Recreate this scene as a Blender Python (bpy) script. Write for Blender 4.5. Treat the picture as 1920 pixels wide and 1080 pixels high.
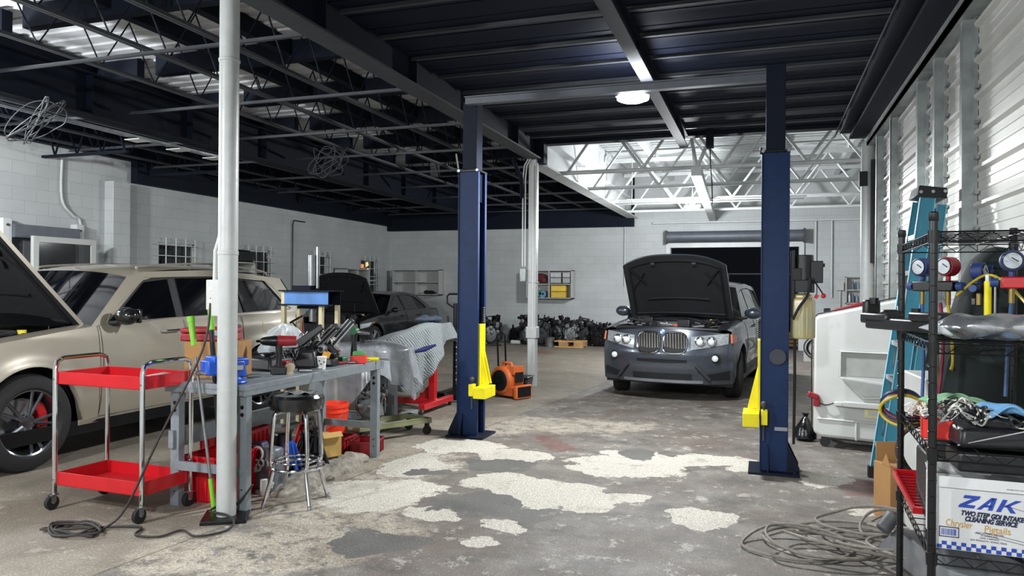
import bpy, bmesh, math, random
from mathutils import Vector, Matrix, Euler
for o in list(bpy.data.objects): bpy.data.objects.remove(o)
SC = bpy.context.scene; COL = SC.collection
PI = math.pi
def rad(a): return math.radians(a)

# ------------------------------------------------------------ camera, world, exposure
cam = bpy.data.cameras.new('camera'); camo = bpy.data.objects.new('camera', cam); COL.objects.link(camo)
cam.sensor_width = 36.0; cam.lens = 25.97; cam.clip_start = 0.05; cam.clip_end = 200
camo.matrix_world = Matrix.Translation((0, 0, 1.52)) @ Matrix.Rotation(rad(18.75), 4, 'Z') @ Matrix.Rotation(rad(90), 4, 'X') @ Matrix.Rotation(0.0075, 4, 'Z')
SC.camera = camo
W = bpy.data.worlds.new('night'); SC.world = W; W.use_nodes = True
W.node_tree.nodes['Background'].inputs[0].default_value = (0.55, 0.65, 0.85, 1)
W.node_tree.nodes['Background'].inputs[1].default_value = 0.003
SC.view_settings.view_transform = 'Standard'; SC.view_settings.look = 'None'
SC.view_settings.gamma = 1.0; SC.view_settings.exposure = 1.45; SC.view_settings.use_curve_mapping = False
LAMP_POWER = {'lift': 240, 'rear': 235, 'entry': 260, 'side': 230, 'wall': 260}

# ------------------------------------------------------------ materials
def lin(h):
    h = h.lstrip('#'); r = []
    for i in (0, 2, 4):
        c = int(h[i:i+2], 16) / 255
        r.append(c / 12.92 if c <= .04045 else ((c + .055) / 1.055) ** 2.4)
    return (r[0], r[1], r[2], 1)
MT = {}
def mat(name, col, rough=.5, metal=0., var=.12, scale=6., bump=0., bscale=40., coat=0., alpha=1., trans=0., emit=None, estr=0., spec=.5, col2=None):
    if name in MT: return MT[name]
    m = bpy.data.materials.new(name); m.use_nodes = True; nt = m.node_tree; N = nt.nodes; L = nt.links
    p = N['Principled BSDF']; c = lin(col)
    tc = N.new('ShaderNodeTexCoord'); nz = N.new('ShaderNodeTexNoise'); nz.inputs['Scale'].default_value = scale; nz.inputs['Detail'].default_value = 5
    L.new(tc.outputs['Object'], nz.inputs['Vector'])
    rp = N.new('ShaderNodeValToRGB'); e = rp.color_ramp.elements; e[0].position = .3; e[1].position = .7
    c2 = lin(col2) if col2 else tuple(min(1, c[i] * (1 + var)) for i in range(3)) + (1,)
    e[0].color = tuple(c[i] * (1 - var) for i in range(3)) + (1,); e[1].color = c2
    L.new(nz.outputs['Fac'], rp.inputs['Fac']); L.new(rp.outputs['Color'], p.inputs['Base Color'])
    p.inputs['Roughness'].default_value = rough; p.inputs['Metallic'].default_value = metal
    p.inputs['Specular IOR Level'].default_value = spec
    if coat: p.inputs['Coat Weight'].default_value = coat; p.inputs['Coat Roughness'].default_value = .04
    if alpha < 1: p.inputs['Alpha'].default_value = alpha
    if trans: p.inputs['Transmission Weight'].default_value = trans
    if emit: p.inputs['Emission Color'].default_value = lin(emit); p.inputs['Emission Strength'].default_value = estr
    if bump:
        n2 = N.new('ShaderNodeTexNoise'); n2.inputs['Scale'].default_value = bscale; n2.inputs['Detail'].default_value = 4
        L.new(tc.outputs['Object'], n2.inputs['Vector'])
        b = N.new('ShaderNodeBump'); b.inputs['Strength'].default_value = bump; b.inputs['Distance'].default_value = .01
        L.new(n2.outputs['Fac'], b.inputs['Height']); L.new(b.outputs['Normal'], p.inputs['Normal'])
    MT[name] = m; return m

def blockwall_mat():
    m = bpy.data.materials.new('painted_block'); m.use_nodes = True; nt = m.node_tree; N = nt.nodes; L = nt.links
    p = N['Principled BSDF']; tc = N.new('ShaderNodeTexCoord')
    sx = N.new('ShaderNodeSeparateXYZ'); L.new(tc.outputs['Object'], sx.inputs[0])
    ad = N.new('ShaderNodeMath'); ad.operation = 'ADD'; L.new(sx.outputs['X'], ad.inputs[0]); L.new(sx.outputs['Y'], ad.inputs[1])
    cb = N.new('ShaderNodeCombineXYZ'); L.new(ad.outputs[0], cb.inputs[0]); L.new(sx.outputs['Z'], cb.inputs[1])
    br = N.new('ShaderNodeTexBrick'); br.inputs['Scale'].default_value = 1.0
    br.inputs['Brick Width'].default_value = .4; br.inputs['Row Height'].default_value = .2; br.inputs['Mortar Size'].default_value = .006
    br.inputs['Mortar Smooth'].default_value = .4
    br.inputs['Color1'].default_value = lin('#cdd1d1'); br.inputs['Color2'].default_value = lin('#c6cbcb'); br.inputs['Mortar'].default_value = lin('#bbc0c0')
    L.new(cb.outputs[0], br.inputs['Vector'])
    nz = N.new('ShaderNodeTexNoise'); nz.inputs['Scale'].default_value = 1.1; nz.inputs['Detail'].default_value = 6
    L.new(tc.outputs['Object'], nz.inputs['Vector'])
    mx = N.new('ShaderNodeMix'); mx.data_type = 'RGBA'; mx.blend_type = 'MULTIPLY'; mx.inputs[0].default_value = .35
    L.new(br.outputs['Color'], mx.inputs[6]); L.new(nz.outputs['Fac'], mx.inputs[7]); L.new(mx.outputs[2], p.inputs['Base Color'])
    b = N.new('ShaderNodeBump'); b.inputs['Strength'].default_value = .35; b.inputs['Distance'].default_value = .006; b.invert = True
    L.new(br.outputs['Fac'], b.inputs['Height'])
    n2 = N.new('ShaderNodeTexNoise'); n2.inputs['Scale'].default_value = 60; L.new(tc.outputs['Object'], n2.inputs['Vector'])
    b2 = N.new('ShaderNodeBump'); b2.inputs['Strength'].default_value = .2; b2.inputs['Distance'].default_value = .004
    L.new(n2.outputs['Fac'], b2.inputs['Height']); L.new(b.outputs['Normal'], b2.inputs['Normal']); L.new(b2.outputs['Normal'], p.inputs['Normal'])
    p.inputs['Roughness'].default_value = .62
    return m

# ragged patches of the worn floor: x, y, half length, half depth, strength (lengths run square to the hall's slant)
PALE = [(-1.07, 6.43, 0.56, 0.45, 18.75, 1.0), (-0.44, 6.81, 0.38, 0.2, 18.75, 1.0), (-1.96, 5.41, 0.31, 0.29, 18.75, 1.0), (-1.53, 5.29, 0.44, 0.36, 18.75, 1.0), (-1.13, 5.13, 0.23, 0.26, 18.75, 1.0), (-0.9, 5.31, 0.23, 0.16, 18.75, 1.0), (-2.74, 6.52, 0.41, 0.32, 18.75, 1.0), (-2.15, 6.36, 0.34, 0.26, 18.75, 1.0), (-1.56, 4.47, 0.14, 0.12, 18.75, 1.0), (-0.36, 5.03, 0.19, 0.28, 18.75, 1.0), (-0.03, 6.64, 0.28, 0.2, 18.75, 1.0), (0.46, 6.41, 0.22, 0.22, 18.75, 1.0), (-2.81, 5.74, 0.27, 0.43, 18.75, 1.0), (-2.69, 4.8, 0.42, 0.49, 18.75, 1.0), (-2.04, 4.59, 0.18, 0.18, 18.75, 1.0), (0.98, 6.08, 0.12, 0.24, 18.75, 1.0), (0.7, 5.55, 0.13, 0.15, 18.75, 1.0), (-1.6, 4.15, 0.09, 0.07, 18.75, 1.0)]
DARK = [(-2.19, 3.92, 0.29, 0.23, 18.75, 1.0), (-1.87, 4.83, 0.3, 0.29, 18.75, 1.0), (-1.44, 4.72, 0.18, 0.2, 18.75, 1.0), (-2.11, 5.95, 0.32, 0.3, 18.75, 1.0), (-1.1, 6.79, 0.22, 0.21, 18.75, 1.0), (-2.59, 5.54, 0.1, 0.09, 18.75, 1.0)]
SPARSE = [(-2.62, 4.25, 0.61, 0.97, 18.75, 1.0), (-2.94, 5.81, 0.57, 0.79, 18.75, 1.0), (-2.87, 3.43, 0.6, 0.4, 18.75, 1.0), (-2.41, 7.86, 2.35, 0.95, 18.75, .6)]
RED = [(-1.79, 6.9, 0.15, 0.3, 18.75, 1.0), (-2.06, 7.12, 0.13, 0.18, 18.75, 1.0), (0.82, 6.26, 0.25, 0.3, 18.75, 1.0), (-5.03, 16.83, 0.5, .9, 18.75, .7)]
def floor_mat():
    m = bpy.data.materials.new('worn_concrete'); m.use_nodes = True; nt = m.node_tree; N = nt.nodes; L = nt.links
    p = N['Principled BSDF']; tc = N.new('ShaderNodeTexCoord')
    def noise(s, d=6, r=.6, v=None, dist=0):
        n = N.new('ShaderNodeTexNoise'); n.inputs['Scale'].default_value = s; n.inputs['Detail'].default_value = d; n.inputs['Roughness'].default_value = r
        n.inputs['Distortion'].default_value = dist
        L.new(v if v else tc.outputs['Object'], n.inputs['Vector']); return n
    def ma(op, a, b=None, c=None):
        n = N.new('ShaderNodeMath'); n.operation = op
        for i, q in enumerate((a, b, c)):
            if q is None: continue
            if isinstance(q, (int, float)): n.inputs[i].default_value = q
            else: L.new(q, n.inputs[i])
        return n.outputs[0]
    def ramp(f, a, b, ca=(0, 0, 0, 1), cbb=(1, 1, 1, 1)):
        r = N.new('ShaderNodeValToRGB'); e = r.color_ramp.elements; e[0].position = a; e[1].position = b; e[0].color = ca; e[1].color = cbb
        L.new(f, r.inputs[0]); return r.outputs[0]
    def mixc(f, a, b, mode='MIX'):
        n = N.new('ShaderNodeMix'); n.data_type = 'RGBA'; n.blend_type = mode
        if isinstance(f, (int, float)): n.inputs[0].default_value = f
        else: L.new(f, n.inputs[0])
        for i, q in ((6, a), (7, b)):
            if isinstance(q, tuple): n.inputs[i].default_value = q
            else: L.new(q, n.inputs[i])
        return n.outputs[2]
    def field(lst):
        # distorted coordinates so the outlines come out ragged
        d = noise(1.9, 5, .62); s = N.new('ShaderNodeVectorMath'); s.operation = 'SUBTRACT'; L.new(d.outputs['Color'], s.inputs[0]); s.inputs[1].default_value = (.5, .5, .5)
        k = N.new('ShaderNodeVectorMath'); k.operation = 'SCALE'; L.new(s.outputs[0], k.inputs[0]); k.inputs[3].default_value = .62
        a = N.new('ShaderNodeVectorMath'); a.operation = 'ADD'; L.new(tc.outputs['Object'], a.inputs[0]); L.new(k.outputs[0], a.inputs[1])
        cur = None
        for (x, y, rx, ry, ang, st) in lst:
            mp = N.new('ShaderNodeMapping'); mp.vector_type = 'TEXTURE'
            mp.inputs['Location'].default_value = (x, y, 0); mp.inputs['Rotation'].default_value = (0, 0, rad(ang)); mp.inputs['Scale'].default_value = (rx, ry, 100)
            L.new(a.outputs[0], mp.inputs['Vector'])
            ln = N.new('ShaderNodeVectorMath'); ln.operation = 'LENGTH'; L.new(mp.outputs[0], ln.inputs[0])
            v = ma('DIVIDE', ln.outputs['Value'], st)
            cur = v if cur is None else ma('MINIMUM', cur, v)
        return cur
    big = noise(.45, 7, .6); mid = noise(2.3, 8, .65); fine = noise(26, 6, .7); grit = noise(90, 3, .6)
    st = N.new('ShaderNodeMapping'); st.inputs['Scale'].default_value = (.55, 2.2, 1); L.new(tc.outputs['Object'], st.inputs['Vector'])
    streak = noise(1.2, 8, .68, st.outputs[0])
    base = ramp(noise(3.2, 10, .72).outputs['Fac'], .38, .64, lin('#67635d'), lin('#aba69d'))
    base = mixc(ma('MULTIPLY', ramp(big.outputs['Fac'], .42, .6), .45), base, lin('#938b80'))
    base = mixc(ma('MULTIPLY', ramp(streak.outputs['Fac'], .45, .6), .55), base, lin('#8a7f77'))
    brown = noise(.9, 7, .6); base = mixc(ma('MULTIPLY', ramp(brown.outputs['Fac'], .5, .64), .6), base, lin('#7b6a60'))
    stain = noise(3.1, 6, .7); base = mixc(ma('MULTIPLY', ramp(stain.outputs['Fac'], .62, .7), .6), base, lin('#45413c'))
    # small flakes everywhere
    fl = noise(5.5, 9, .72); flk = ramp(fl.outputs['Fac'], .585, .605); base = mixc(ma('MULTIPLY', flk, .7), base, lin('#d6d0c2'))
    flm = noise(1.7, 10, .78); flk2 = ramp(flm.outputs['Fac'], .60, .62); base = mixc(ma('MULTIPLY', flk2, .75), base, lin('#dcd6c8'))
    pf = field(PALE); df = field(DARK)
    pfe = ma('ADD', pf, ma('MULTIPLY', ma('SUBTRACT', noise(3.4, 12, .7).outputs['Fac'], .5), 1.3))
    pale = ramp(pfe, .985, 1.01, (1, 1, 1, 1), (0, 0, 0, 1))
    speck = ramp(noise(7, 12, .8).outputs['Fac'], .42, .50)
    palec = mixc(ramp(noise(48, 6, .8).outputs['Fac'], .36, .5), lin('#b8af9c'), lin('#f7f1e2')); palec = mixc(ma('MULTIPLY', ramp(noise(4.5, 9, .75).outputs['Fac'], .55, .62), .55), palec, lin('#a79a84'))
    # sparse speckled zone counts half
    sparse = ramp(ma('ADD', field(SPARSE), ma('MULTIPLY', ma('SUBTRACT', mid.outputs['Fac'], .5), 1.2)), .8, 1.15, (1, 1, 1, 1), (0, 0, 0, 1))
    tan = mixc(ramp(noise(36, 6, .8).outputs['Fac'], .36, .52), lin('#a39884'), lin('#e6dcc8')); tan = mixc(ma('MULTIPLY', ramp(noise(2.6, 8, .7).outputs['Fac'], .5, .6), .5), tan, lin('#8a7a66'))
    base = mixc(ma('MULTIPLY', ma('MULTIPLY', sparse, speck), .85), base, tan)
    # the older, tan slab at the cart side, with the broken joint between the slabs
    sp = N.new('ShaderNodeSeparateXYZ'); L.new(tc.outputs['Object'], sp.inputs[0])
    ln = ma('ADD', ma('MULTIPLY', sp.outputs['X'], -0.9948), ma('MULTIPLY', sp.outputs['Y'], 0.1017)); ln = ma('ADD', ma('SUBTRACT', ln, 3.5828), ma('MULTIPLY', ma('SUBTRACT', noise(5, 6, .6).outputs['Fac'], .5), .06))
    near = ramp(sp.outputs['X'], .0, .01, (1, 1, 1, 1), (0, 0, 0, 1))
    slab = ramp(ln, .0, .01); base = mixc(ma('MULTIPLY', slab, .45), base, mixc(ramp(noise(1.3, 8, .65).outputs['Fac'], .4, .6), lin('#a3967f'), lin('#beb39c')))
    crack = ma('MULTIPLY', ramp(ln, -.012, -.006), ramp(ln, .012, .018, (1, 1, 1, 1), (0, 0, 0, 1))); base = mixc(ma('MULTIPLY', crack, .7), base, lin('#35322e'))
    base = mixc(pale, base, palec)
    edge = ma('MULTIPLY', ramp(pfe, 1.0, 1.025), ramp(pfe, 1.03, 1.07, (1, 1, 1, 1), (0, 0, 0, 1))); base = mixc(ma('MULTIPLY', edge, .6), base, lin('#3b3834'))
    dark = ramp(df, .97, 1.01, (1, 1, 1, 1), (0, 0, 0, 1))
    slate = mixc(ramp(mid.outputs['Fac'], .3, .7), lin('#6b6a66'), lin('#83827d'))
    slate = mixc(ma('MULTIPLY', flk, .35), slate, lin('#bdb7a8'))
    base = mixc(dark, base, slate)
    rst = ramp(field(RED), .7, 1.05, (1, 1, 1, 1), (0, 0, 0, 1)); base = mixc(ma('MULTIPLY', rst, .55), base, lin('#8a4a45'))
    base = mixc(ma('MULTIPLY', ramp(grit.outputs['Fac'], .42, .3), .5), base, lin('#3a3733'))
    L.new(base, p.inputs['Base Color'])
    L.new(ramp(mid.outputs['Fac'], .2, .8, (.42, .42, .42, 1), (.8, .8, .8, 1)), p.inputs['Roughness'])
    h = ma('ADD', ma('MULTIPLY', grit.outputs['Fac'], .2), ma('MULTIPLY', pale, -.6)); h = ma('ADD', h, ma('MULTIPLY', mid.outputs['Fac'], .5))
    b = N.new('ShaderNodeBump'); b.inputs['Strength'].default_value = .55; b.inputs['Distance'].default_value = .012; L.new(h, b.inputs['Height']); L.new(b.outputs['Normal'], p.inputs['Normal'])
    return m

# ------------------------------------------------------------ mesh builder
class B:
    def __init__(s): s.v = []; s.f = []; s.m = []; s.M = Matrix.Identity(4); s.mi = 0
    def at(s, loc=(0, 0, 0), rot=(0, 0, 0)): s.M = Matrix.Translation(loc) @ Euler([rad(a) for a in rot]).to_matrix().to_4x4(); return s
    def add(s, vs, fs):
        n = len(s.v); s.v += [tuple(s.M @ Vector(q)) for q in vs]
        for f in fs: s.f.append(tuple(n + i for i in f)); s.m.append(s.mi)
        return s
    def box(s, c, d, rot=None, taper=1.):
        x, y, z = d[0]/2, d[1]/2, d[2]/2
        vs = [Vector((a*x*(taper if k > 0 else 1), b*y*(taper if k > 0 else 1), k*z)) for k in (-1, 1) for a, b in ((-1, -1), (1, -1), (1, 1), (-1, 1))]
        R = Euler([rad(a) for a in rot]).to_matrix() if rot else None
        vs = [((R @ q) if R else q) + Vector(c) for q in vs]
        return s.add(vs, [(3, 2, 1, 0), (4, 5, 6, 7), (0, 1, 5, 4), (1, 2, 6, 5), (2, 3, 7, 6), (3, 0, 4, 7)])
    def span(s, a, b):  # box from corner to corner
        return s.box([(a[i]+b[i])/2 for i in range(3)], [abs(b[i]-a[i]) for i in range(3)])
    def frame_of(s, d):
        d = Vector(d).normalized(); u = Vector((0, 0, 1)) if abs(d.z) < .9 else Vector((1, 0, 0))
        a = d.cross(u).normalized(); return a, d.cross(a).normalized()
    def cyl(s, p0, p1, r, r2=None, n=16, cap=True):
        p0 = Vector(p0); p1 = Vector(p1); a, b = s.frame_of(p1-p0); r2 = r if r2 is None else r2
        vs = []
        for p, q in ((p0, r), (p1, r2)):
            vs += [p + a*q*math.cos(2*PI*i/n) + b*q*math.sin(2*PI*i/n) for i in range(n)]
        fs = [(i, (i+1) % n, n+(i+1) % n, n+i) for i in range(n)]
        if cap: fs += [tuple(range(n-1, -1, -1)), tuple(range(n, 2*n))]
        return s.add(vs, fs)
    def tube(s, pts, r, n=8, closed=False, smooth=0):
        P = [Vector(p) for p in pts]
        if smooth:
            Q = []; L = len(P); rng = range(L) if closed else range(L-1)
            for i in rng:
                p0 = P[(i-1) % L] if (closed or i > 0) else P[0]; p1 = P[i]; p2 = P[(i+1) % L]; p3 = P[(i+2) % L] if (closed or i < L-2) else P[-1]
                for k in range(smooth):
                    t = k/smooth
                    Q.append(.5*((2*p1)+(p2-p0)*t+(2*p0-5*p1+4*p2-p3)*t*t+(3*p1-p0-3*p2+p3)*t**3))
            if not closed: Q.append(P[-1])
            P = Q
        L = len(P); T = []
        for i in range(L):
            a = P[(i-1) % L] if (closed or i > 0) else P[i]; b = P[(i+1) % L] if (closed or i < L-1) else P[i]
            t = (b-a); T.append(t.normalized() if t.length > 1e-9 else Vector((0, 0, 1)))
        a, _ = s.frame_of(T[0]); vs = []
        for i in range(L):
            a = (a - T[i]*a.dot(T[i])); a = a.normalized() if a.length > 1e-6 else s.frame_of(T[i])[0]; b = T[i].cross(a)
            rr = r[min(i, len(r)-1)] if isinstance(r, (list, tuple)) else r
            vs += [P[i] + a*rr*math.cos(2*PI*k/n) + b*rr*math.sin(2*PI*k/n) for k in range(n)]
        fs = []
        for i in range(L if closed else L-1):
            j = (i+1) % L
            fs += [(i*n+k, i*n+(k+1) % n, j*n+(k+1) % n, j*n+k) for k in range(n)]
        if not closed: fs += [tuple(range(n-1, -1, -1)), tuple((L-1)*n+k for k in range(n))]
        return s.add(vs, fs)
    def lathe(s, prof, c=(0, 0, 0), axis='Z', n=24, cap=True):
        vs = []; C = Vector(c)
        for a, r in prof:
            for k in range(n):
                t = 2*PI*k/n; x, y = r*math.cos(t), r*math.sin(t)
                q = {'Z': (x, y, a), 'X': (a, x, y), 'Y': (y, a, x)}[axis]; vs.append(C+Vector(q))
        fs = []; L = len(prof)
        for i in range(L-1): fs += [(i*n+k, i*n+(k+1) % n, (i+1)*n+(k+1) % n, (i+1)*n+k) for k in range(n)]
        if cap: fs += [tuple(range(n-1, -1, -1)), tuple((L-1)*n+k for k in range(n))]
        return s.add(vs, fs)
    def prism(s, pts, plane, a, b):  # outline in 'XY','XZ','YZ', from a to b on the third axis
        def q(u, v, w): return {'XY': (u, v, w), 'XZ': (u, w, v), 'YZ': (w, u, v)}[plane]
        n = len(pts); vs = [q(u, v, a) for u, v in pts] + [q(u, v, b) for u, v in pts]
        return s.add(vs, [tuple(range(n-1, -1, -1)), tuple(range(n, 2*n))] + [(i, (i+1) % n, n+(i+1) % n, n+i) for i in range(n)])
    def grid(s, f, nu, nv, thick=0, wrap=False):
        vs = [f(i/nu, j/nv) for j in range(nv+1) for i in range(nu+1)]
        fs = [(j*(nu+1)+i, j*(nu+1)+i+1, (j+1)*(nu+1)+i+1, (j+1)*(nu+1)+i) for j in range(nv) for i in range(nu)]
        return s.add(vs, fs)
    def sph(s, c, r, n=14, m=9):
        r = (r, r, r) if isinstance(r, (int, float)) else r
        vs = []; C = Vector(c)
        for j in range(m+1):
            t = PI*j/m
            for i in range(n):
                p = 2*PI*i/n; vs.append(C+Vector((r[0]*math.sin(t)*math.cos(p), r[1]*math.sin(t)*math.sin(p), r[2]*math.cos(t))))
        fs = [(j*n+i, (j+1)*n+i, (j+1)*n+(i+1) % n, j*n+(i+1) % n) for j in range(m) for i in range(n)]
        return s.add(vs, fs)
    def torus(s, c, R, r, axis='Z', n=28, m=8):
        pts = []
        for k in range(n):
            t = 2*PI*k/n; x, y = R*math.cos(t), R*math.sin(t)
            pts.append(Vector(c)+Vector({'Z': (x, y, 0), 'X': (0, x, y), 'Y': (x, 0, y)}[axis]))
        return s.tube(pts, r, m, closed=True)
    def obj(s, name, m, parent=None, bev=0, ang=35, loc=None, rz=0, solid=0, kind=None, label=None, sub=0):
        me = bpy.data.meshes.new(name); me.from_pydata(s.v, [], s.f)
        ms = m if isinstance(m, (list, tuple)) else [m]
        for q in ms: me.materials.append(q)
        if len(ms) > 1: me.polygons.foreach_set('material_index', s.m)
        bm = bmesh.new(); bm.from_mesh(me); bmesh.ops.remove_doubles(bm, verts=bm.verts, dist=1e-5)
        bmesh.ops.recalc_face_normals(bm, faces=bm.faces); bm.to_mesh(me); bm.free()
        me.update()
        if ang: me.shade_smooth(); me.set_sharp_from_angle(angle=rad(ang))
        o = bpy.data.objects.new(name, me); COL.objects.link(o)
        if parent: o.parent = parent
        if loc: o.location = loc
        if rz: o.rotation_euler = (0, 0, rad(rz))
        if solid: d = o.modifiers.new('solid', 'SOLIDIFY'); d.thickness = solid; d.offset = -1
        if sub: d = o.modifiers.new('sub', 'SUBSURF'); d.levels = sub; d.render_levels = sub
        if bev: d = o.modifiers.new('bev', 'BEVEL'); d.width = bev; d.segments = 2; d.limit_method = 'ANGLE'; d.angle_limit = rad(40)
        if kind: o['kind'] = kind
        if label: o['label'] = label
        return o
def islands(b, name, m, parent, **k):
    # one object for every connected piece
    par = list(range(len(b.v)))
    def find(i):
        while par[i] != i: par[i] = par[par[i]]; i = par[i]
        return i
    for f in b.f:
        r = find(f[0])
        for i in f[1:]: par[find(i)] = r
    grp = {}
    for f in b.f: grp.setdefault(find(f[0]), []).append(f)
    out = []
    for fs in grp.values():
        ids = sorted({i for f in fs for i in f}); ix = {i: n for n, i in enumerate(ids)}; q = B(); q.v = [b.v[i] for i in ids]; q.f = [tuple(ix[i] for i in f) for f in fs]; q.m = [0]*len(fs)
        out.append(q.obj(name, m, parent, **k))
    return out
def thing(name, label, cat, loc=(0, 0, 0), rz=0, group=None):
    o = bpy.data.objects.new(name, None); COL.objects.link(o); o.empty_display_size = .1
    o.location = loc; o.rotation_euler = (0, 0, rad(rz)); o['label'] = label; o['category'] = cat
    if group: o['group'] = group
    return o
def dup(root, loc, rz=None, label=None, scale=None, rot=None):
    def cp(o, par):
        c = o.copy(); COL.objects.link(c)
        if par: c.parent = par
        for ch in kids.get(o, []): cp(ch, c)
        return c
    kids = {}
    for q in bpy.data.objects:
        if q.parent: kids.setdefault(q.parent, []).append(q)
    r = cp(root, None); r.location = loc
    if rz is not None: r.rotation_euler = (0, 0, rad(rz))
    if rot: r.rotation_euler = [rad(a) for a in rot]
    if scale: r.scale = scale
    if label: r['label'] = label
    return r
def text(s, size, loc, rot, m, parent, name='lettering', shear=0, ext=.0004, align='LEFT', bold=0, sx=1):
    c = bpy.data.curves.new(name, 'FONT'); c.body = s; c.size = size; c.shear = shear; c.extrude = ext; c.align_x = align; c.offset = bold
    c.materials.append(m); o = bpy.data.objects.new(name, c); COL.objects.link(o)
    bpy.context.view_layer.update(); me = bpy.data.meshes.new_from_object(o); bpy.data.objects.remove(o); me.materials.clear(); me.materials.append(m)
    o = bpy.data.objects.new(name, me); COL.objects.link(o)
    o.parent = parent; o.location = loc; o.rotation_euler = [rad(a) for a in rot]; o.scale = (sx, 1, 1)
    return o
def lerp(xs, t):
    if t <= xs[0][0]: return xs[0][1]
    for (a, va), (b, vb) in zip(xs, xs[1:]):
        if t <= b: k = (t-a)/(b-a); return va+(vb-va)*k
    return xs[-1][1]
def rnd(a, b): return random.uniform(a, b)
random.seed(7)

# shared materials
wall_m = blockwall_mat(); 
dark_paint = mat('dark_blue_black_paint', '#0b1220', .7, 0, .12, 3, .05, spec=.2)
dark_deck = mat('dark_deck_paint', '#0d1425', .7, 0, .15, 2, .05, spec=.2)
dark_strip = mat('dark_grey_flange_paint', '#34373d', .6, 0, .12, 5)
roof_grey = mat('grey_roof_deck', '#c4c6c9', .7, 0, .2, 1.5, .1)
white_steel = mat('white_painted_steel', '#c6c9c9', .45, 0, .06, 5, .05)
white_pole = mat('chipped_white_paint', '#adb0ae', .4, 0, .05, 14, .35, 12)
galv = mat('galvanised_steel', '#9aa09f', .42, .55, .22, 9, .1)
corr_white = mat('white_corrugated_sheet', '#b4b4af', .4, .1, .05, 2, .03)
navy = mat('navy_blue_enamel', '#10284f', .5, 0, .12, 12, .08, 60, spec=.25)
navy_dark = mat('dark_navy_enamel', '#0c1424', .6, 0, .12, 12, .08, 60, spec=.2)
yellow = mat('yellow_enamel', '#e6d800', .4, 0, .06, 12)
black_plastic = mat('black_plastic', '#17181b', .42, 0, .2, 20)
black_metal = mat('black_metal', '#121316', .35, .4, .2, 20)
rubber = mat('black_rubber', '#151516', .75, 0, .2, 30, .1)
chrome = mat('chrome', '#d4d6d8', .12, 1, .05, 8)
steel = mat('bare_steel', '#9a9da0', .32, .9, .2, 12)
red = mat('red_enamel', '#b5121c', .35, 0, .08, 8, coat=.2)
dkred = mat('dark_red_plastic', '#8c1622', .45, 0, .1, 10)
grey_steel = mat('grey_hammered_steel', '#7c8388', .45, .1, .1, 20, .08, 80)
cardboard = mat('cardboard', '#9c7446', .85, 0, .08, 6, .05)
white_pl = mat('white_plastic', '#b9bbb7', .45, 0, .03, 5)
blue_pl = mat('blue_plastic', '#1d4fb4', .4, 0, .1, 12)
engine_grey = mat('oily_cast_metal', '#2b2d30', .5, .5, .4, 14, .3, 30)
engine_dark = mat('oily_black_metal', '#131416', .45, .4, .4, 14, .3, 30)
alu = mat('cast_aluminium', '#6d7072', .4, .8, .25, 14, .2, 40)
glassm = mat('tinted_glass', '#08090c', .06, 0, .05, 2, alpha=.975, coat=.5)

# ------------------------------------------------------------ lamps of the place, and one added fill lamp
def glow(n, s): return mat(n, '#ffffff', .5, 0, 0, 1, emit='#f2f6ff', estr=s)
def lamp(loc, power, label, rz=0, up=False):
    t = thing('ceiling_lamp', label, 'ceiling lamp', loc, rz, 'led shop lamps under the roof')
    b = B(); b.lathe([(.02, .05), (.05, .055), (.09, .05), (.095, .02)], n=20); b.cyl((0, 0, .09), (0, 0, .14), .015)
    b.obj('lamp_housing', white_steel, t)
    g = glow('led_glow', 40)
    c = B(); c.lathe([(-.035, .03), (-.03, .10), (-.01, .15), (.02, .155)], n=28); c.obj('led_disc', g, t)
    for k in range(3):
        a = rad(90+120*k); c = B(); c.at((0, 0, .02), (0, 0, math.degrees(a)))
        c.box((.155, 0, .008), (.02, .10, .03), (0, 0, 0)); c.obj('heat_fin', white_steel, t, bev=.003)
    l = bpy.data.lights.new('lamp_light', 'POINT' if up else 'SPOT'); l.energy = power; l.shadow_soft_size = .12
    if not up: l.spot_size = rad(174); l.spot_blend = .25
    l.use_nodes = False; l.color = (.95, .975, 1)
    o = bpy.data.objects.new('lamp_light', l); COL.objects.link(o); o.parent = t; o.location = (0, 0, -.16)
    return t
lamp((-1.2, 7.13, 3.36), LAMP_POWER['lift'], 'blinding led shop lamp hanging under the dark deck between the two lift posts')
lamp((-1.37, 15.4, 3.19), LAMP_POWER['rear'], 'small bright led lamp under the white trusses by the garage door', up=True)
lamp((-0.9, -1.2, 3.4), LAMP_POWER['entry'], 'led shop lamp near the entrance, on the dark deck')
lamp((-8.8, 4.4, 3.3), LAMP_POWER['wall'], 'added fill lamp out of view near the roll up side door', up=True)  # unseen lamp added to even out the light in the left bay
lamp((-5.0, 0.4, 3.15), LAMP_POWER['side'], 'led shop lamp over the nose of the beige suv', up=True)

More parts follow.
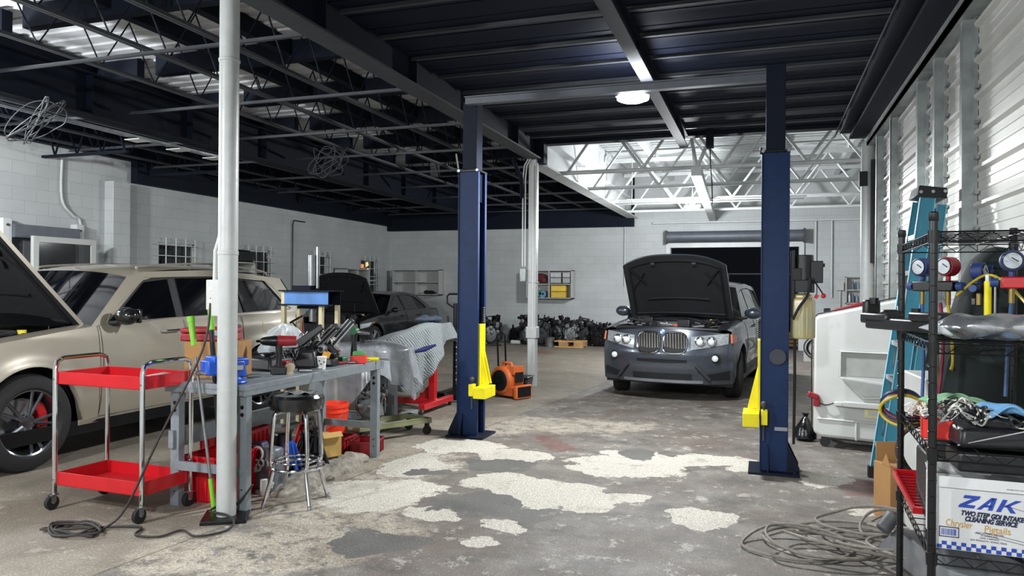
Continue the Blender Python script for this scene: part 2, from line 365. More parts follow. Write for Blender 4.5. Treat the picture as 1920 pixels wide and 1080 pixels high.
# ------------------------------------------------------------ shell
def S(b, name, m, **k): k.setdefault('kind', 'structure'); return b.obj(name, m, **k)
b = B(); b.span((-10.9, -3.2, -.12), (4.2, 20.2, 0)); S(b, 'floor', floor_mat(), ang=0)
b = B(); b.span((-14, 20.2, -.14), (8, 40, -.02)); b.span((-18, -3.2, -.14), (-10.9, 20.2, -.02)); S(b, 'ground', mat('asphalt_outside', '#2a2b2c', .9, 0, .3, 3, .2), ang=0)
def wall(name, fixed, t, u0, u1, z1, holes, alongY, m=None):
    us = sorted({u0, u1} | {h[0] for h in holes} | {h[1] for h in holes}); zs = sorted({0, z1} | {h[2] for h in holes} | {h[3] for h in holes})
    b = B()
    for a, c in zip(us, us[1:]):
        for d, e in zip(zs, zs[1:]):
            if any(h[0] <= a and c <= h[1] and h[2] <= d and e <= h[3] for h in holes): continue
            if alongY: b.span((fixed, a, d), (fixed+t, c, e))
            else: b.span((a, fixed, d), (c, fixed+t, e))
    return S(b, name, m or wall_m, ang=0)
WIN = [(10.95, 11.9, 1.2, 2.33), (13.3, 14.28, 1.1, 2.33), (15.8, 16.7, 1.1, 2.33), (18.3, 19.25, 1.1, 2.31)]
wall('wall_left', -10.9, .2, -3.2, 20, 4.7, [(7.98, 9.12, 0, 2.42)]+WIN, True)
wall('wall_back', 20.0, .2, -10.9, 4.2, 4.7, [(-2.33, .86, 0, 2.62)], False)
wall('wall_front', -3.2, .2, -10.9, 4.2, 4.7, [], False)
wall('wall_side', 4.0, .2, 11.3, 20, 4.7, [], True)
wall('wall_return', 11.3, .12, 1.62, 4.2, 4.7, [], False)
# corrugated metal wall beside the camera: ribs run along its length
prof = []; z = 0.0
while z < 4.3:
    for dz, dx in ((0, 0), (.018, .0), (.036, .030), (.062, .030), (.08, 0), (.14, 0), (.146, .006), (.165, .006), (.171, 0), (.215, 0), (.221, .006), (.24, .006), (.246, 0)): prof.append((z+dz, dx))
    z += .262
b = B(); n = len(prof); vs = [(1.47-d, -3.2, z) for z, d in prof] + [(1.47-d, 11.3, z) for z, d in prof]
b.add(vs, [(i, i+1, n+i+1, n+i) for i in range(n-1)]); o = S(b, 'wall_right', corr_white, ang=25)
b = B(); b.span((1.53, -3.2, 0), (1.56, 11.3, 4.4)); S(b, 'wall_right_backing', galv, ang=0)
# vertical galvanised channels
st = thing('wall_stud', 'galvanised steel channel on the corrugated wall, widest of the row and next to the shelf', 'stud', (1.40, 6.19, 0), group='galvanised channels on the corrugated wall')
b = B(); b.span((-.03, -.03, 0), (.065, -.022, 3.5)); b.span((-.03, -.03, 0), (-.022, .05, 3.5)); b.span((-.03, .042, 0), (.065, .05, 3.5)); b.span((.04, -.05, 0), (.065, -.03, 3.5)); b.obj('channel', galv, st, ang=0)
b = B()
for k in range(14): b.cyl((.05, -.04, .19+.255*k), (.05, -.11, .19+.255*k), .014, n=8)
islands(b, 'rib_screw', steel, st)
for y, l in ((7.12, 'galvanised steel channel on the corrugated wall, directly behind the teal ladder top'), (7.85, 'galvanised steel channel on the corrugated wall, just past the teal ladder'), (9.42, 'narrow galvanised channel on the corrugated wall, third past the ladder'), (10.5, 'farthest galvanised channel of the corrugated wall, beside the white end column')):
    dup(st, (1.40, y, 0), label=l)
b = B(); b.span((1.33, -3.2, 3.5), (1.5, 11.3, 3.58)); b.span((1.33, -3.2, 3.5), (1.34, 11.3, 3.66)); S(b, 'trim_1', galv, ang=0)
# dark eave beam above the corrugated wall
b = B(); b.span((1.12, -3.2, 3.62), (1.5, 11.2, 3.66)); b.span((1.28, -3.2, 3.66), (1.34, 11.2, 4.1)); b.span((1.0, -3.2, 3.70), (1.14, 11.2, 4.1)); b.cyl((.93, -3.2, 3.66), (.93, 11.2, 3.66), .012)
S(b, 'trim_2', dark_deck)
t = thing('steel_column', 'white steel column at the far end of the corrugated wall', 'column', (1.36, 11.2, 0))
b = B(); b.cyl((0, 0, 0), (0, 0, 3.55), .09, n=20); b.obj('shaft', white_pole, t)
b = B(); b.span((.02, -.16, 1.9), (.08, -.1, 3.3)); b.span((-.12, -.11, 2.95), (-.02, -.05, 3.15)); b.obj('junction_box', black_plastic, t, bev=.004)

# deck over the lift bay (dark) with its lighter purlin flanges
b = B(); b.span((-3.45, -3.2, 3.80), (1.5, 11.05, 3.86))
y = -3.0
while y < 11: b.span((-3.4, y, 3.792), (1.3, y+.30, 3.80)); y += .325
S(b, 'ceiling', dark_deck, ang=0)
pur = None
k = 0
for i in range(-14, 8):
    y = 5.93+.655*i
    if y < -2.9 or y > 10.9: continue
    if pur is None:
        pur = thing('deck_purlin', 'thin grey flange of a purlin running across the dark deck', 'purlin', (-1.0, y, 3.755), group='purlins across the dark deck over the lifts')
        b = B(); b.span((-2.3, -.022, 0), (2.2, .022, .006)); b.span((-2.3, -.004, 0), (2.2, .004, .05)); b.obj('flange', dark_strip, pur, ang=0)
    else: dup(pur, (-1.0, y, 3.755))
# beams
def ibeam(name, label, x, y0, y1, z0, h, w, mw, mf, cat='beam'):
    t = thing(name, label, cat, (x, y0, z0)); L = y1-y0
    b = B(); b.span((-.012, 0, .02), (.012, L, h-.02)); b.span((-w/2, 0, h-.02), (w/2, L, h)); b.obj('web', mw, t, ang=0)
    b = B(); b.span((-w/2, 0, 0), (w/2, L, .02)); b.obj('bottom_flange', mf, t, ang=0)
    b = B()
    for q in range(int(L//1.6)+1): b.span((-w/2+.02, .2+q*1.6, .02), (w/2-.02, .212+q*1.6, h-.02))
    b.obj('stiffeners', mw, t, ang=0)
    return t
ibeam('steel_beam', 'long dark steel beam carried by the white columns, between the two roofs', -3.34, -3.2, 11.1, 3.50, .32, .22, dark_paint, dark_strip)
ibeam('steel_beam', 'dark steel beam running down the middle of the lift bay above the lamp', -1.10, -3.2, 11.0, 3.58, .18, .12, dark_paint, dark_strip)
ibeam('steel_beam', 'deep dark girder over the beige suv with conduit clipped along it', -7.55, -3.2, 19.9, 3.50, .5, .26, dark_paint, dark_paint)
b = B(); b.span((-3.4, 10.95, 3.74), (1.45, 11.12, 4.2)); b.span((-3.5, 10.9, 3.45), (-3.2, 11.1, 3.9)); b.span((-.78, 10.8, 3.55), (-.68, 11.0, 3.8)); S(b, 'trim_3', dark_paint, ang=0)

# left bay: grey deck, dark purlins and open web joists
b = B(); n = 0
b.span((-10.9, -3.2, 4.50), (-3.34, 20, 4.56)); y = -3.1
while y < 20: b.span((-10.8, y, 4.475), (-3.4, y+.12, 4.50)); y += .24
S(b, 'ceiling_left', roof_grey, ang=0)
jo = thing('roof_joist', 'black open web roof joist running the length of the hall, over the workbench', 'roof joist', (-4.57, -3.2, 0), group='open web joists under the roof beside the lift bay')
L = 23.1
b = B(); b.span((-.06, 0, 4.28), (.06, L, 4.47)); b.obj('top_chord', dark_paint, jo, ang=0)
b = B(); b.span((-.035, 0, 3.68), (-.005, L, 3.71)); b.span((.005, 0, 3.68), (.035, L, 3.71)); b.obj('bottom_chord', dark_strip, jo, ang=0)
b = B(); pts = []; y = 0; k = 0
while y < L: pts.append((0, y, 3.70 if k % 2 == 0 else 4.24)); y += .34; k += 1
b.tube(pts, .011, 6); b.obj('web_rod', dark_paint, jo)
for x in (-5.4, -6.25, -8.45, -9.3, -10.15): dup(jo, (x, -3.2, 0), label={-5.4: 'black open web roof joist over the near side of the beige suv', -6.25: 'black open web roof joist over the middle of the beige suv', -8.45: 'black open web roof joist over the wall side of the beige suv', -9.3: 'black open web roof joist second from the block wall', -10.15: 'black open web roof joist nearest to the block wall windows'}[x])
br = None
for y in (-1.6, .1, 1.9, 3.6, 5.3, 7.1, 8.8, 10.5, 12.3, 14.1, 15.9, 17.7, 19.3):
    if br is None:
        br = thing('joist_bridging', 'thin steel bridging bar crossing under the black roof joists', 'bridging bar', (0, y, 0), group='bridging bars crossing under the joists')
        b = B(); [(b.span((p, -.02, 3.62), (q, .02, 3.626)), b.span((p, .014, 3.62), (q, .02, 3.66))) for p, q in ((-10.4, -7.69), (-7.41, -3.5))]; b.obj('angle_bar', dark_strip, br, ang=0)
        b = B(); b.span((-10.5, .4, 4.22), (-7.7, .52, 4.46)); b.span((-7.4, .4, 4.22), (-3.5, .52, 4.46)); b.obj('deck_block', dark_paint, br, ang=0)
    else: dup(br, (0, y, 0))
# short bearing trusses where joists meet the block wall
bt = None
for i, y in enumerate((4.0, 6.4, 8.6, 10.6, 12.9, 15.1, 17.3)):
    if bt is None:
        bt = thing('bearing_truss', 'small black truss end resting on the white block wall', 'truss', (-10.7, y, 0), group='truss ends resting on the block wall')
        b = B(); b.span((0, -.03, 3.5), (1.7, .03, 3.54)); b.span((0, -.03, 4.1), (1.7, .03, 4.2)); b.tube([(.05, 0, 4.1), (.25, 0, 3.52), (.45, 0, 4.1), (.7, 0, 3.52), (.95, 0, 4.1), (1.2, 0, 3.52), (1.45, 0, 4.1), (1.65, 0, 3.52)], .02, 6); b.obj('truss_web', dark_paint, bt)
    else: dup(bt, (-10.7, y, 0))
b = B(); b.span((-10.7, -3.2, 3.42), (-10.45, 7.9, 4.5)); b.span((-10.7, -3.2, 3.22), (-10.5, 20, 3.50)) ; 
b = B(); b.span((-10.7, 10.3, 3.34), (-10.55, 20, 4.5)); b.span((-10.7, -3.2, 3.72), (-10.55, 10.3, 4.5)); b.span((-10.7, 19.8, 3.2), (-3.3, 20, 4.6)); S(b, 'trim_4', dark_paint, ang=0)
b = B(); b.span((-10.7, 9.75, 0), (-10.5, 10.1, 3.3)); S(b, 'wall_left_pilaster', wall_m, ang=0)

# rear bay: white deck, trusses, centre beam
b = B(); b.span((-3.4, 11.1, 4.60), (4.2, 20, 4.66)); y = 11.15
while y < 20: b.span((-3.3, y, 4.575), (4.1, y+.13, 4.60)); y += .26
S(b, 'ceiling_rear', white_steel, ang=0)
b = B(); b.span((-3.46, 11.1, 3.42), (-3.36, 20, 4.6)); b.span((-3.36, 11.1, 3.42), (-3.2, 20, 3.45)); b.span((-3.36, 11.1, 3.84), (-3.22, 20, 3.86)); S(b, 'wall_rear_bay_fascia', white_steel, ang=0)
tr = thing('roof_truss', 'white steel roof truss across the rear bay, first behind the dark deck', 'roof truss', (0, 12.0, 0), group='white trusses of the rear bay')
b = B(); b.cyl((-3.3, 0, 3.45), (3.95, 0, 3.45), .035, n=12); b.obj('bottom_chord', white_steel, tr)
b = B(); b.span((-3.3, -.04, 4.3), (3.95, .04, 4.38)); b.obj('top_chord', white_steel, tr, ang=0)
b = B(); x = -3.1; k = 0; pts = []
while x < 3.95: pts.append((x, 0, 4.32 if k % 2 else 3.47)); x += .62; k += 1
for a, c in zip(pts, pts[1:]): b.cyl(a, c, .024, n=8)
b.obj('truss_web', white_steel, tr)
for y, l in ((14.0, 'white steel roof truss across the rear bay, second behind the dark deck'), (16.2, 'white steel roof truss over the front half of the garage bay'), (18.4, 'white steel roof truss nearest to the garage door')): dup(tr, (0, y, 0), label=l)
for i, x in enumerate((-2.3, .3, 1.7, 3.0)):
    t = thing('rear_purlin', ['white purlin under the rear roof beside the fascia', 'white purlin under the rear roof beside the centre beam', 'white purlin under the rear roof above the lift power unit', 'white purlin under the rear roof closest to the side wall'][i], 'purlin', (x, 11.2, 4.4), group='white purlins of the rear roof')
    b = B(); b.span((-.06, 0, 0), (.06, 8.8, .18)); b.obj('purlin_bar', white_steel, t, ang=0)
t = thing('steel_beam', 'white centre beam of the rear bay running towards the garage door', 'beam', (-1.0, 11.9, 3.30), 1.8)
b = B(); b.span((-.08, 0, 0), (.08, 8.0, .14)); b.obj('beam_body', white_steel, t, ang=0)
b = B(); b.tube([(0, .1, .14), (-.1, .1, .7), (.15, .1, 1.0)], .03, 8); b.tube([(0, .1, .14), (.2, .1, .6)], .03, 8); b.obj('hanger', white_steel, t)
t = thing('conduit_rack', 'pair of white conduits carrying the small rear lamp', 'conduit', (0, 15.4, 0))
b = B(); b.cyl((-2.95, 0, 3.30), (.75, 0, 3.30), .022); b.cyl((-2.9, .12, 3.36), (.8, .12, 3.36), .022); b.cyl((-2.8, .5, 3.44), (3.9, .5, 3.44), .02); b.obj('conduit', white_steel, t)
b = B(); b.cyl((-2.6, 0, 3.3), (-2.6, 0, 4.5), .008); b.cyl((.4, 0, 3.3), (.4, 0, 4.5), .008); b.cyl((-1.37, 0, 3.3), (-1.37, 0, 4.5), .008); islands(b, 'hanger_rod', white_steel, t)
t = thing('wall_pipe', 'long white pipe along the top of the back wall', 'pipe', (0, 19.9, 0)); b = B(); b.cyl((-2.8, 0, 3.28), (3.9, 0, 3.28), .03); b.obj('pipe_run', white_steel, t)
for i, (x, l) in enumerate(((-3.55, 'white conduit down the back wall where the dark roof ends'), (1.25, 'white conduit down the back wall beside the garage door'), (1.62, 'white conduit down the back wall above the power unit'))):
    t = thing('wall_conduit', l, 'conduit', (x, 19.95, 0), group='white conduits down the back wall'); b = B(); b.cyl((0, 0, 1.35 if i else 1.6), (0, 0, 3.3), .018, n=8); b.obj('conduit_run', white_steel, t)
# garage door
d = B(); d.span((-2.45, 19.93, 2.62), (.98, 20.0, 2.74)); d.span((-2.45, 19.93, 0), (-2.33, 20.0, 2.62)); d.span((.86, 19.93, 0), (.98, 20.0, 2.62)); do = S(d, 'door_1', white_steel, ang=0)
d = B(); d.cyl((-2.4, 19.8, 2.9), (.95, 19.8, 2.9), .14, n=20); d.obj('rolled_curtain', mat('grey_shutter', '#5b6068', .5, .2, .1, 8), do)
d = B(); d.span((-2.45, 19.64, 2.72), (-2.4, 19.95, 3.06)); d.span((.95, 19.64, 2.72), (1.0, 19.95, 3.06)); d.obj('shutter_bracket', dark_strip, do, ang=0)
# fence and shrubs outside in the dark
t = thing('outside_fence', 'dark chain link fence outside the open garage door', 'fence', (0, 23.5, 0))
b = B()
for i in range(9): b.cyl((-4+i, 0, 0), (-4+i, 0, 2.0), .025, n=6)
b.cyl((-4, 0, 2.0), (4, 0, 2.0), .02, n=6)
islands(b, 'fence_post', galv, t)
b = B(); b.span((-3, 20.9, 0), (3.6, 21.1, .2)); 
t = thing('timber_stack', 'low brown timber stack just outside the garage opening', 'timber', (.55, 21.4, -.02)); b = B()
for i in range(4): b.span((-.9, -.2, .02+i*.1), (.9, .2, .10+i*.1))
b.obj('plank', mat('dull_timber', '#6e5637', .8, 0, .2, 8), t, bev=.004)

# left wall windows with white security bars
pane_m = mat('night_pane', '#11161a', .08, 0, .3, 3, alpha=.55, coat=.4)
for i, (y0, y1, z0, z1) in enumerate(WIN):
    b = B(); x = -10.72
    b.span((x-.1, y0, z0), (x-.02, y0+.05, z1)); b.span((x-.1, y1-.05, z0), (x-.02, y1, z1)); b.span((x-.1, y0, z0), (x-.02, y1, z0+.05)); b.span((x-.1, y0, z1-.05), (x-.02, y1, z1)); b.span((x-.09, y0, (z0+z1)/2-.02), (x-.03, y1, (z0+z1)/2+.02))
    w = S(b, 'window_%d' % (i+1), white_steel, ang=0)
    b = B(); b.span((x-.07, y0+.04, z0+.04), (x-.06, y1-.04, z1-.04)); b.obj('pane', pane_m, w, ang=0)
    b = B(); n = 4
    for k in range(n): yy = y0+(y1-y0)*(k+.4)/(n-.4+.2); b.cyl((-10.62, yy, z0-.1), (-10.62, yy, z1+.09), .011, n=6)
    for k in range(6): zz = z0+.04+(z1-z0-.08)*k/5; b.cyl((-10.62, y0-.1, zz), (-10.62, y1+.1, zz), .011, n=6)
    b.obj('window_bars', white_steel, w)
# lit shop sign seen through window 3, darker one through window 4
def sign(y, z, e, label):
    t = thing('lit_sign', label, 'sign', (-11.6, y, z))
    b = B(); b.span((-.06, -.04, -z-.02), (-.04, .04, -.3)); b.obj('sign_post', black_metal, t, ang=0)
    b = B(); b.span((-.04, -.35, -.3), (0, .35, .3)); b.obj('sign_box', mat('sign_dark', '#3a1c14', .6), t)
    for j, (c, a, q) in enumerate((('#ff9a50', -.2, .05), ('#ffe9a0', .08, .12), ('#fff2c8', .12, -.08), ('#d8642a', -.12, -.1))):
        b = B(); b.box((.012, a, q), (.02, .16, .13), (20*j, 0, 0)); b.obj('lit_shape', mat('sign_glow_%d' % j, c, .5, 0, 0, 1, emit=c, estr=e), t, bev=.02)
sign(16.6, 2.2, 1.6, 'glowing orange and yellow sign outside the third barred window')
sign(20.1, 2.1, .35, 'dim yellow sign outside the farthest barred window')
# roll up door at left with its posts
d = B(); d.span((-10.84, 7.98, 0), (-10.78, 9.12, 2.42)); z = .1
while z < 2.4: d.span((-10.78, 7.98, z), (-10.765, 9.12, z+.05)); z += .1
do = S(d, 'door_2', mat('grey_door_panel', '#8d9298', .5, .1, .08, 6), ang=0)
d = B(); d.span((-10.7, 8.0, 2.22), (-10.5, 9.1, 2.42)); d.obj('door_drum_cover', mat('grey_shutter', '#5b6068'), do, ang=0)
for y, l in ((7.93, 'white steel guide post at the near edge of the side door'), (9.16, 'white steel guide post at the far edge of the side door')):
    t = thing('door_post', l, 'post', (-10.62, y, 0)); b = B(); b.span((-.08, -.07, 0), (.06, .07, 2.5)); b.obj('post_body', white_steel, t, bev=.006); b = B(); b.cyl((.06, 0, 2.4), (.075, 0, 2.4), .02); b.obj('bolt', black_metal, t)
t = thing('framed_window', 'white framed glazed sash leaning by the side door with a spoked wheel behind it', 'window sash', (-10.35, 8.70, 1.25))
b = B(); b.span((-.03, -.55, .0), (.03, -.46, 1.0)); b.span((-.03, .46, 0), (.03, .55, 1.0)); b.span((-.03, -.46, 0), (.03, .46, .09)); b.span((-.03, -.46, .91), (.03, .46, 1.0)); b.obj('sash_frame', white_pl, t, bev=.004)
b = B(); b.span((-.01, -.46, .09), (0, .46, .91)); b.obj('sash_glass', pane_m, t, ang=0)
b = B(); b.span((-.25, -.5, 0), (-.23, .5, .95)); b.obj('backing', mat('dim_grey_backing', '#55585c', .7), t, ang=0)
b = B(); b.torus((-.1, -.25, .42), .16, .018, 'X'); 
for k in range(6): a = PI*k/3; b.cyl((-.1, -.25, .42), (-.1, -.25+.16*math.cos(a), .42+.16*math.sin(a)), .009, n=6)
b.obj('spoked_wheel', white_pl, t)
t = thing('sash_stand', 'grey trestle holding the glazed sash by the side door', 'trestle', (-10.35, 8.70, 0))
b = B(); b.span((-.2, -.5, 1.18), (.1, .5, 1.25)); b.span((-.18, -.48, 0), (-.12, -.42, 1.18)); b.span((-.18, .42, 0), (-.12, .48, 1.18)); b.span((.02, -.48, 0), (.08, -.42, 1.18)); b.span((.02, .42, 0), (.08, .48, 1.18)); b.obj('trestle_frame', grey_steel, t, bev=.004)
t = thing('wall_conduit', 'grey conduit bending down the block wall above the side door', 'conduit', (-10.66, 9.1, 0)); b = B(); b.tube([(0, -.2, 3.6), (0, -.2, 2.9), (0, 0, 2.65), (0, .15, 2.5), (0, .15, 1.5)], .02, 8, smooth=5); b.obj('conduit_run', white_steel, t)
t = thing('wall_conduit', 'thin black conduit down the block wall between the barred windows', 'conduit', (-10.66, 15.05, 0)); b = B(); b.tube([(0, .5, 3.1), (0, .05, 3.1), (0, 0, 3.0), (0, 0, .4)], .014, 6); b.obj('conduit_run', black_metal, t)

# wall shelves
def pigeon(name, label, loc, w, h, dp, rz, nx, nz, th=.02):
    t = thing(name, label, 'wall shelf', loc, rz)
    b = B(); b.span((0, -.012, 0), (w, 0, h)); b.obj('back_panel', white_pl, t, ang=0)
    b = B(); b.span((0, -dp, 0), (w, 0, th)); b.span((0, -dp, h-th), (w, 0, h)); b.span((0, -dp, 0), (th, 0, h)); b.span((w-th, -dp, 0), (w, 0, h))
    b.obj('carcass', white_pl, t, ang=0)
    b = B()
    for k in range(1, nx): b.span((w*k/nx-th/2, -dp+.01, th), (w*k/nx+th/2, -.01, h-th))
    for k in range(1, nz): b.span((th, -dp+.01, h*k/nz-th/2), (w-th, -.01, h*k/nz+th/2))
    b.obj('divider', white_pl, t, ang=0)
    return t
pigeon('wall_shelf', 'white open four hole shelf on the back wall behind the black sedan', (-10.45, 19.99, 1.30), 1.52, .74, .3, 0, 2, 2)
pigeon('wall_shelf', 'white wall shelf holding yellow and clear boxes behind the white column', (-6.25, 19.99, 1.24), 1.3, .78, .35, 0, 2, 2)
pigeon('wall_shelf', 'small white shelf of bottles on the back wall beyond the power unit', (1.93, 19.99, 1.20), .62, .66, .2, 0, 1, 2)
pigeon('wall_shelf', 'white cabinet standing high beside the farthest barred window', (-10.68, 16.9, 1.25), 1.15, .75, .4, 90, 2, 1)
pigeon('wall_shelf', 'white cabinet under the black case beside the second barred window', (-10.68, 12.45, 1.2), .75, .82, .4, 90, 1, 1)
t = thing('storage_case', 'rounded black case on top of the white cabinet behind the suv', 'case', (-10.45, 12.85, 2.02)); b = B(); b.box((0, 0, .13), (.35, .62, .26), taper=.8); b.obj('case_body', black_plastic, t, bev=.04)
t = thing('dark_cloth_heap', 'small crumpled black cloth in the lower compartment of the sedan shelf', 'cloth', (-9.25, 19.82, 1.325)); b = B()
for k in range(6): b.sph((rnd(-.15, .15), 0, .05), (.09, .06, rnd(.04, .09)), 8, 6)
b.obj('cloth_fold', rubber, t)
X0 = -6.25
for i, (x, z, w, h, c, l) in enumerate(((.70, 1.665, .3, .15, '#a7a9a8', 'clear lidded box, lower of two at the shelf centre, above the yellow box'), (.70, 1.825, .3, .14, '#b9bcbb', 'clear lidded box, upper of two at the shelf centre'), (1.05, 1.665, .22, .15, '#a2a5a4', 'small clear box at the shelf end, lower one'), (1.05, 1.825, .22, .14, '#b4b7b5', 'small clear box at the shelf end, upper one'),
                                     (.72, 1.265, .42, .17, '#d3b024', 'yellow box on the bottom of the wall shelf'), (.72, 1.44, .42, .16, '#e3be2a', 'yellow box stacked on another in the wall shelf'))):
    t = thing('storage_box', l, 'box', (X0+x+w/2-.02, 19.82, z), group='boxes in the back wall shelf'); b = B(); b.box((0, 0, h*.42), (w, .25, h*.84)); b.obj('box_body', mat('boxm%d' % i, c, .35, 0, .1, 15, coat=.2), t, bev=.01)
    b = B(); b.box((0, 0, h*.9), (w+.01, .27, h*.16)); b.obj('box_lid', mat('boxm%d' % i, c), t, bev=.006)
for i, (x, z, r, c, l) in enumerate(((.45, 1.36, .1, '#5d8fae', 'blue tape roll on the shelf bottom'), (.30, 1.38, .1, '#3f8f6a', 'green tape roll on the shelf bottom'), (.18, 1.37, .1, '#24262a', 'black tape roll on the shelf bottom'))):
    t = thing('tape_roll', l, 'roll', (X0+x, 19.8, z), group='rolls in the back wall shelf'); b = B(); b.lathe([(-.05, .035), (-.05, r), (.05, r), (.05, .035), (-.05, .035)], axis='Y', n=24, cap=False); b.obj('roll_body', mat('roll%d' % i, c, .5), t)
t = thing('red_bag', 'dark red bag in the upper compartment of the shelf by the column', 'bag', (X0+.35, 19.82, 1.655)); b = B(); b.sph((0, 0, .14), (.2, .12, .14)); b.sph((.1, -.05, .1), (.1, .08, .1)); b.obj('bag_body', mat('dull_red_cloth', '#5a1f26', .8, 0, .3, 15), t)
for i in range(6):
    z = 1.235 if i < 4 else 1.55
    t = thing('spray_bottle', 'bottle in the small white shelf on the back wall', 'bottle', (2.02+.085*i if i < 4 else 2.1+.12*(i-4), 19.88, z), group='bottles in the small white wall shelf')
    b = B(); b.lathe([(0, .03), (.15, .032), (.18, .014), (.22, .014)], n=12); b.obj('bottle_body', mat('bottle%d' % (i % 3), ['#c9ced2', '#4d5d72', '#7c8a96'][i % 3], .4), t); 
t = thing('thermostat_box', 'small white switch box with a cable on the back wall', 'switch box', (1.82, 19.96, 1.62)); b = B(); b.box((0, 0, 0), (.16, .08, .2)); b.obj('box_body', white_pl, t, bev=.01); b = B(); b.cyl((0, 0, -.1), (0, 0, -.7), .015, n=6); b.obj('box_cable', white_pl, t)

# ------------------------------------------------------------ round white columns
t = thing('steel_column', 'white painted round column in front of the workbench, ringed by a cord', 'column', (-3.315, 3.98, 0))
b = B(); b.lathe([(.02, .062), (1.72, .0625), (1.725, .066), (1.745, .066), (1.75, .0625), (2.98, .0625), (2.985, .068), (3.0, .068), (3.005, .0625), (3.5, .0625)], n=32); b.obj('shaft', white_pole, t, ang=15)
b = B(); b.box((0, 0, .012), (.28, .28, .024), (0, 0, 32)); b.obj('base_plate', black_metal, t, bev=.004)
b = B(); b.tube([(-.085, .03, 3.5), (-.085, .03, 1.95), (-.09, .03, 1.85), (-.125, .03, 1.75), (-.13, .03, 1.55)], .014, 8); b.obj('conduit', white_pl, t)
b = B(); b.box((-.135, .02, 1.46), (.075, .05, .2)); b.box((-.08, .0, 1.44), (.06, .06, .24)); o = b.obj('outlet_box', white_pl, t, bev=.006)
b = B()
for z in (1.42, 1.5): b.cyl((-.135, -.005, z), (-.135, -.01, z), .016, n=12)
b.obj('socket_face', mat('ivory', '#cfcfca', .4), o)
t = thing('steel_column', 'white painted square column with conduits under the end of the dark beam', 'column', (-3.36, 10.9, 0))
b = B(); b.span((-.065, -.065, 0), (.065, .065, 3.5)); b.obj('shaft', white_pole, t, bev=.01)
b = B(); b.span((-.085, -.085, .75), (.085, .085, .93)); b.span((-.08, -.08, 1.6), (.08, .08, 1.62)); b.obj('collar', white_pole, t, bev=.01)
b = B()
for k, x in enumerate((-.14, -.10)): b.tube([(x+.08, -.10, 3.5), (x+.02, -.10, 3.4), (x, -.10, 3.2), (x, -.10, 1.85), ], .011, 8)
b.cyl((.02, -.075, .9), (.02, -.075, 3.4), .012, n=8); b.obj('conduit', white_steel, t)
b = B(); b.span((-.17, -.14, 1.62), (-.08, -.06, 1.82)); b.obj('junction_box', galv, t, bev=.006)
b = B(); b.tube([(-.3, -.12, 3.5), (-.16, -.12, 3.2), (-.15, -.12, 2.9)], .03, 6); b.obj('knee_brace', dark_paint, t)

# overhead cable hanks and odd roof items
def hank(loc, label, r, n, m):
    m = mat('dim_grey_cable', '#3a3c40', .6)
    t = thing('cable_hank', label, 'cables', loc); b = B()
    for i in range(n):
        a = rnd(0, 3); q = r*rnd(.6, 1.1); pts = [(q*math.cos(2*PI*k/12+a), .15*math.sin(2*PI*k/12+i), -.35*abs(math.sin(PI*k/12+.1))-.1*math.sin(2*PI*k/12)+rnd(-.02, .02)) for k in range(12)]
        b.tube(pts, .006, 6, closed=True, smooth=3)
    b.obj('cable_loop', m, t)
hank((-7.45, 5.9, 3.50), 'looped grey cables hanging from the girder over the suv hood', .35, 7, mat('grey_cable', '#5d6063', .6))
hank((-6.25, 9.7, 3.62), 'looped grey cables hanging under the roof behind the near column', .28, 7, mat('grey_cable', '#5d6063', .6))
t = thing('cable_tray', 'bright cable tray with flat plates under the girder over the suv', 'cable tray', (-7.72, 5.0, 3.42)); b = B(); b.span((-.02, 0, 0), (.02, 4.4, .04)); b.span((.05, .4, 0), (.08, 4.4, .03)); b.obj('tray_rail', steel, t, ang=0)
b = B()
for y in (2.4, 3.1, 3.8): b.span((-.08, y, -.03), (.16, y+.2, -.02))
islands(b, 'tray_plate', white_pl, t, ang=0)
t = thing('hanging_wire', 'short white wire dangling from a joist near the left lift post', 'wire', (-4.36, 10.2, 3.42)); b = B(); b.tube([(0, 0, .1), (.02, 0, -.02), (.06, 0, -.16), (.2, 0, -.2), (.3, 0, -.16)], .012, 6, smooth=4); b.obj('wire_end', white_pl, t)

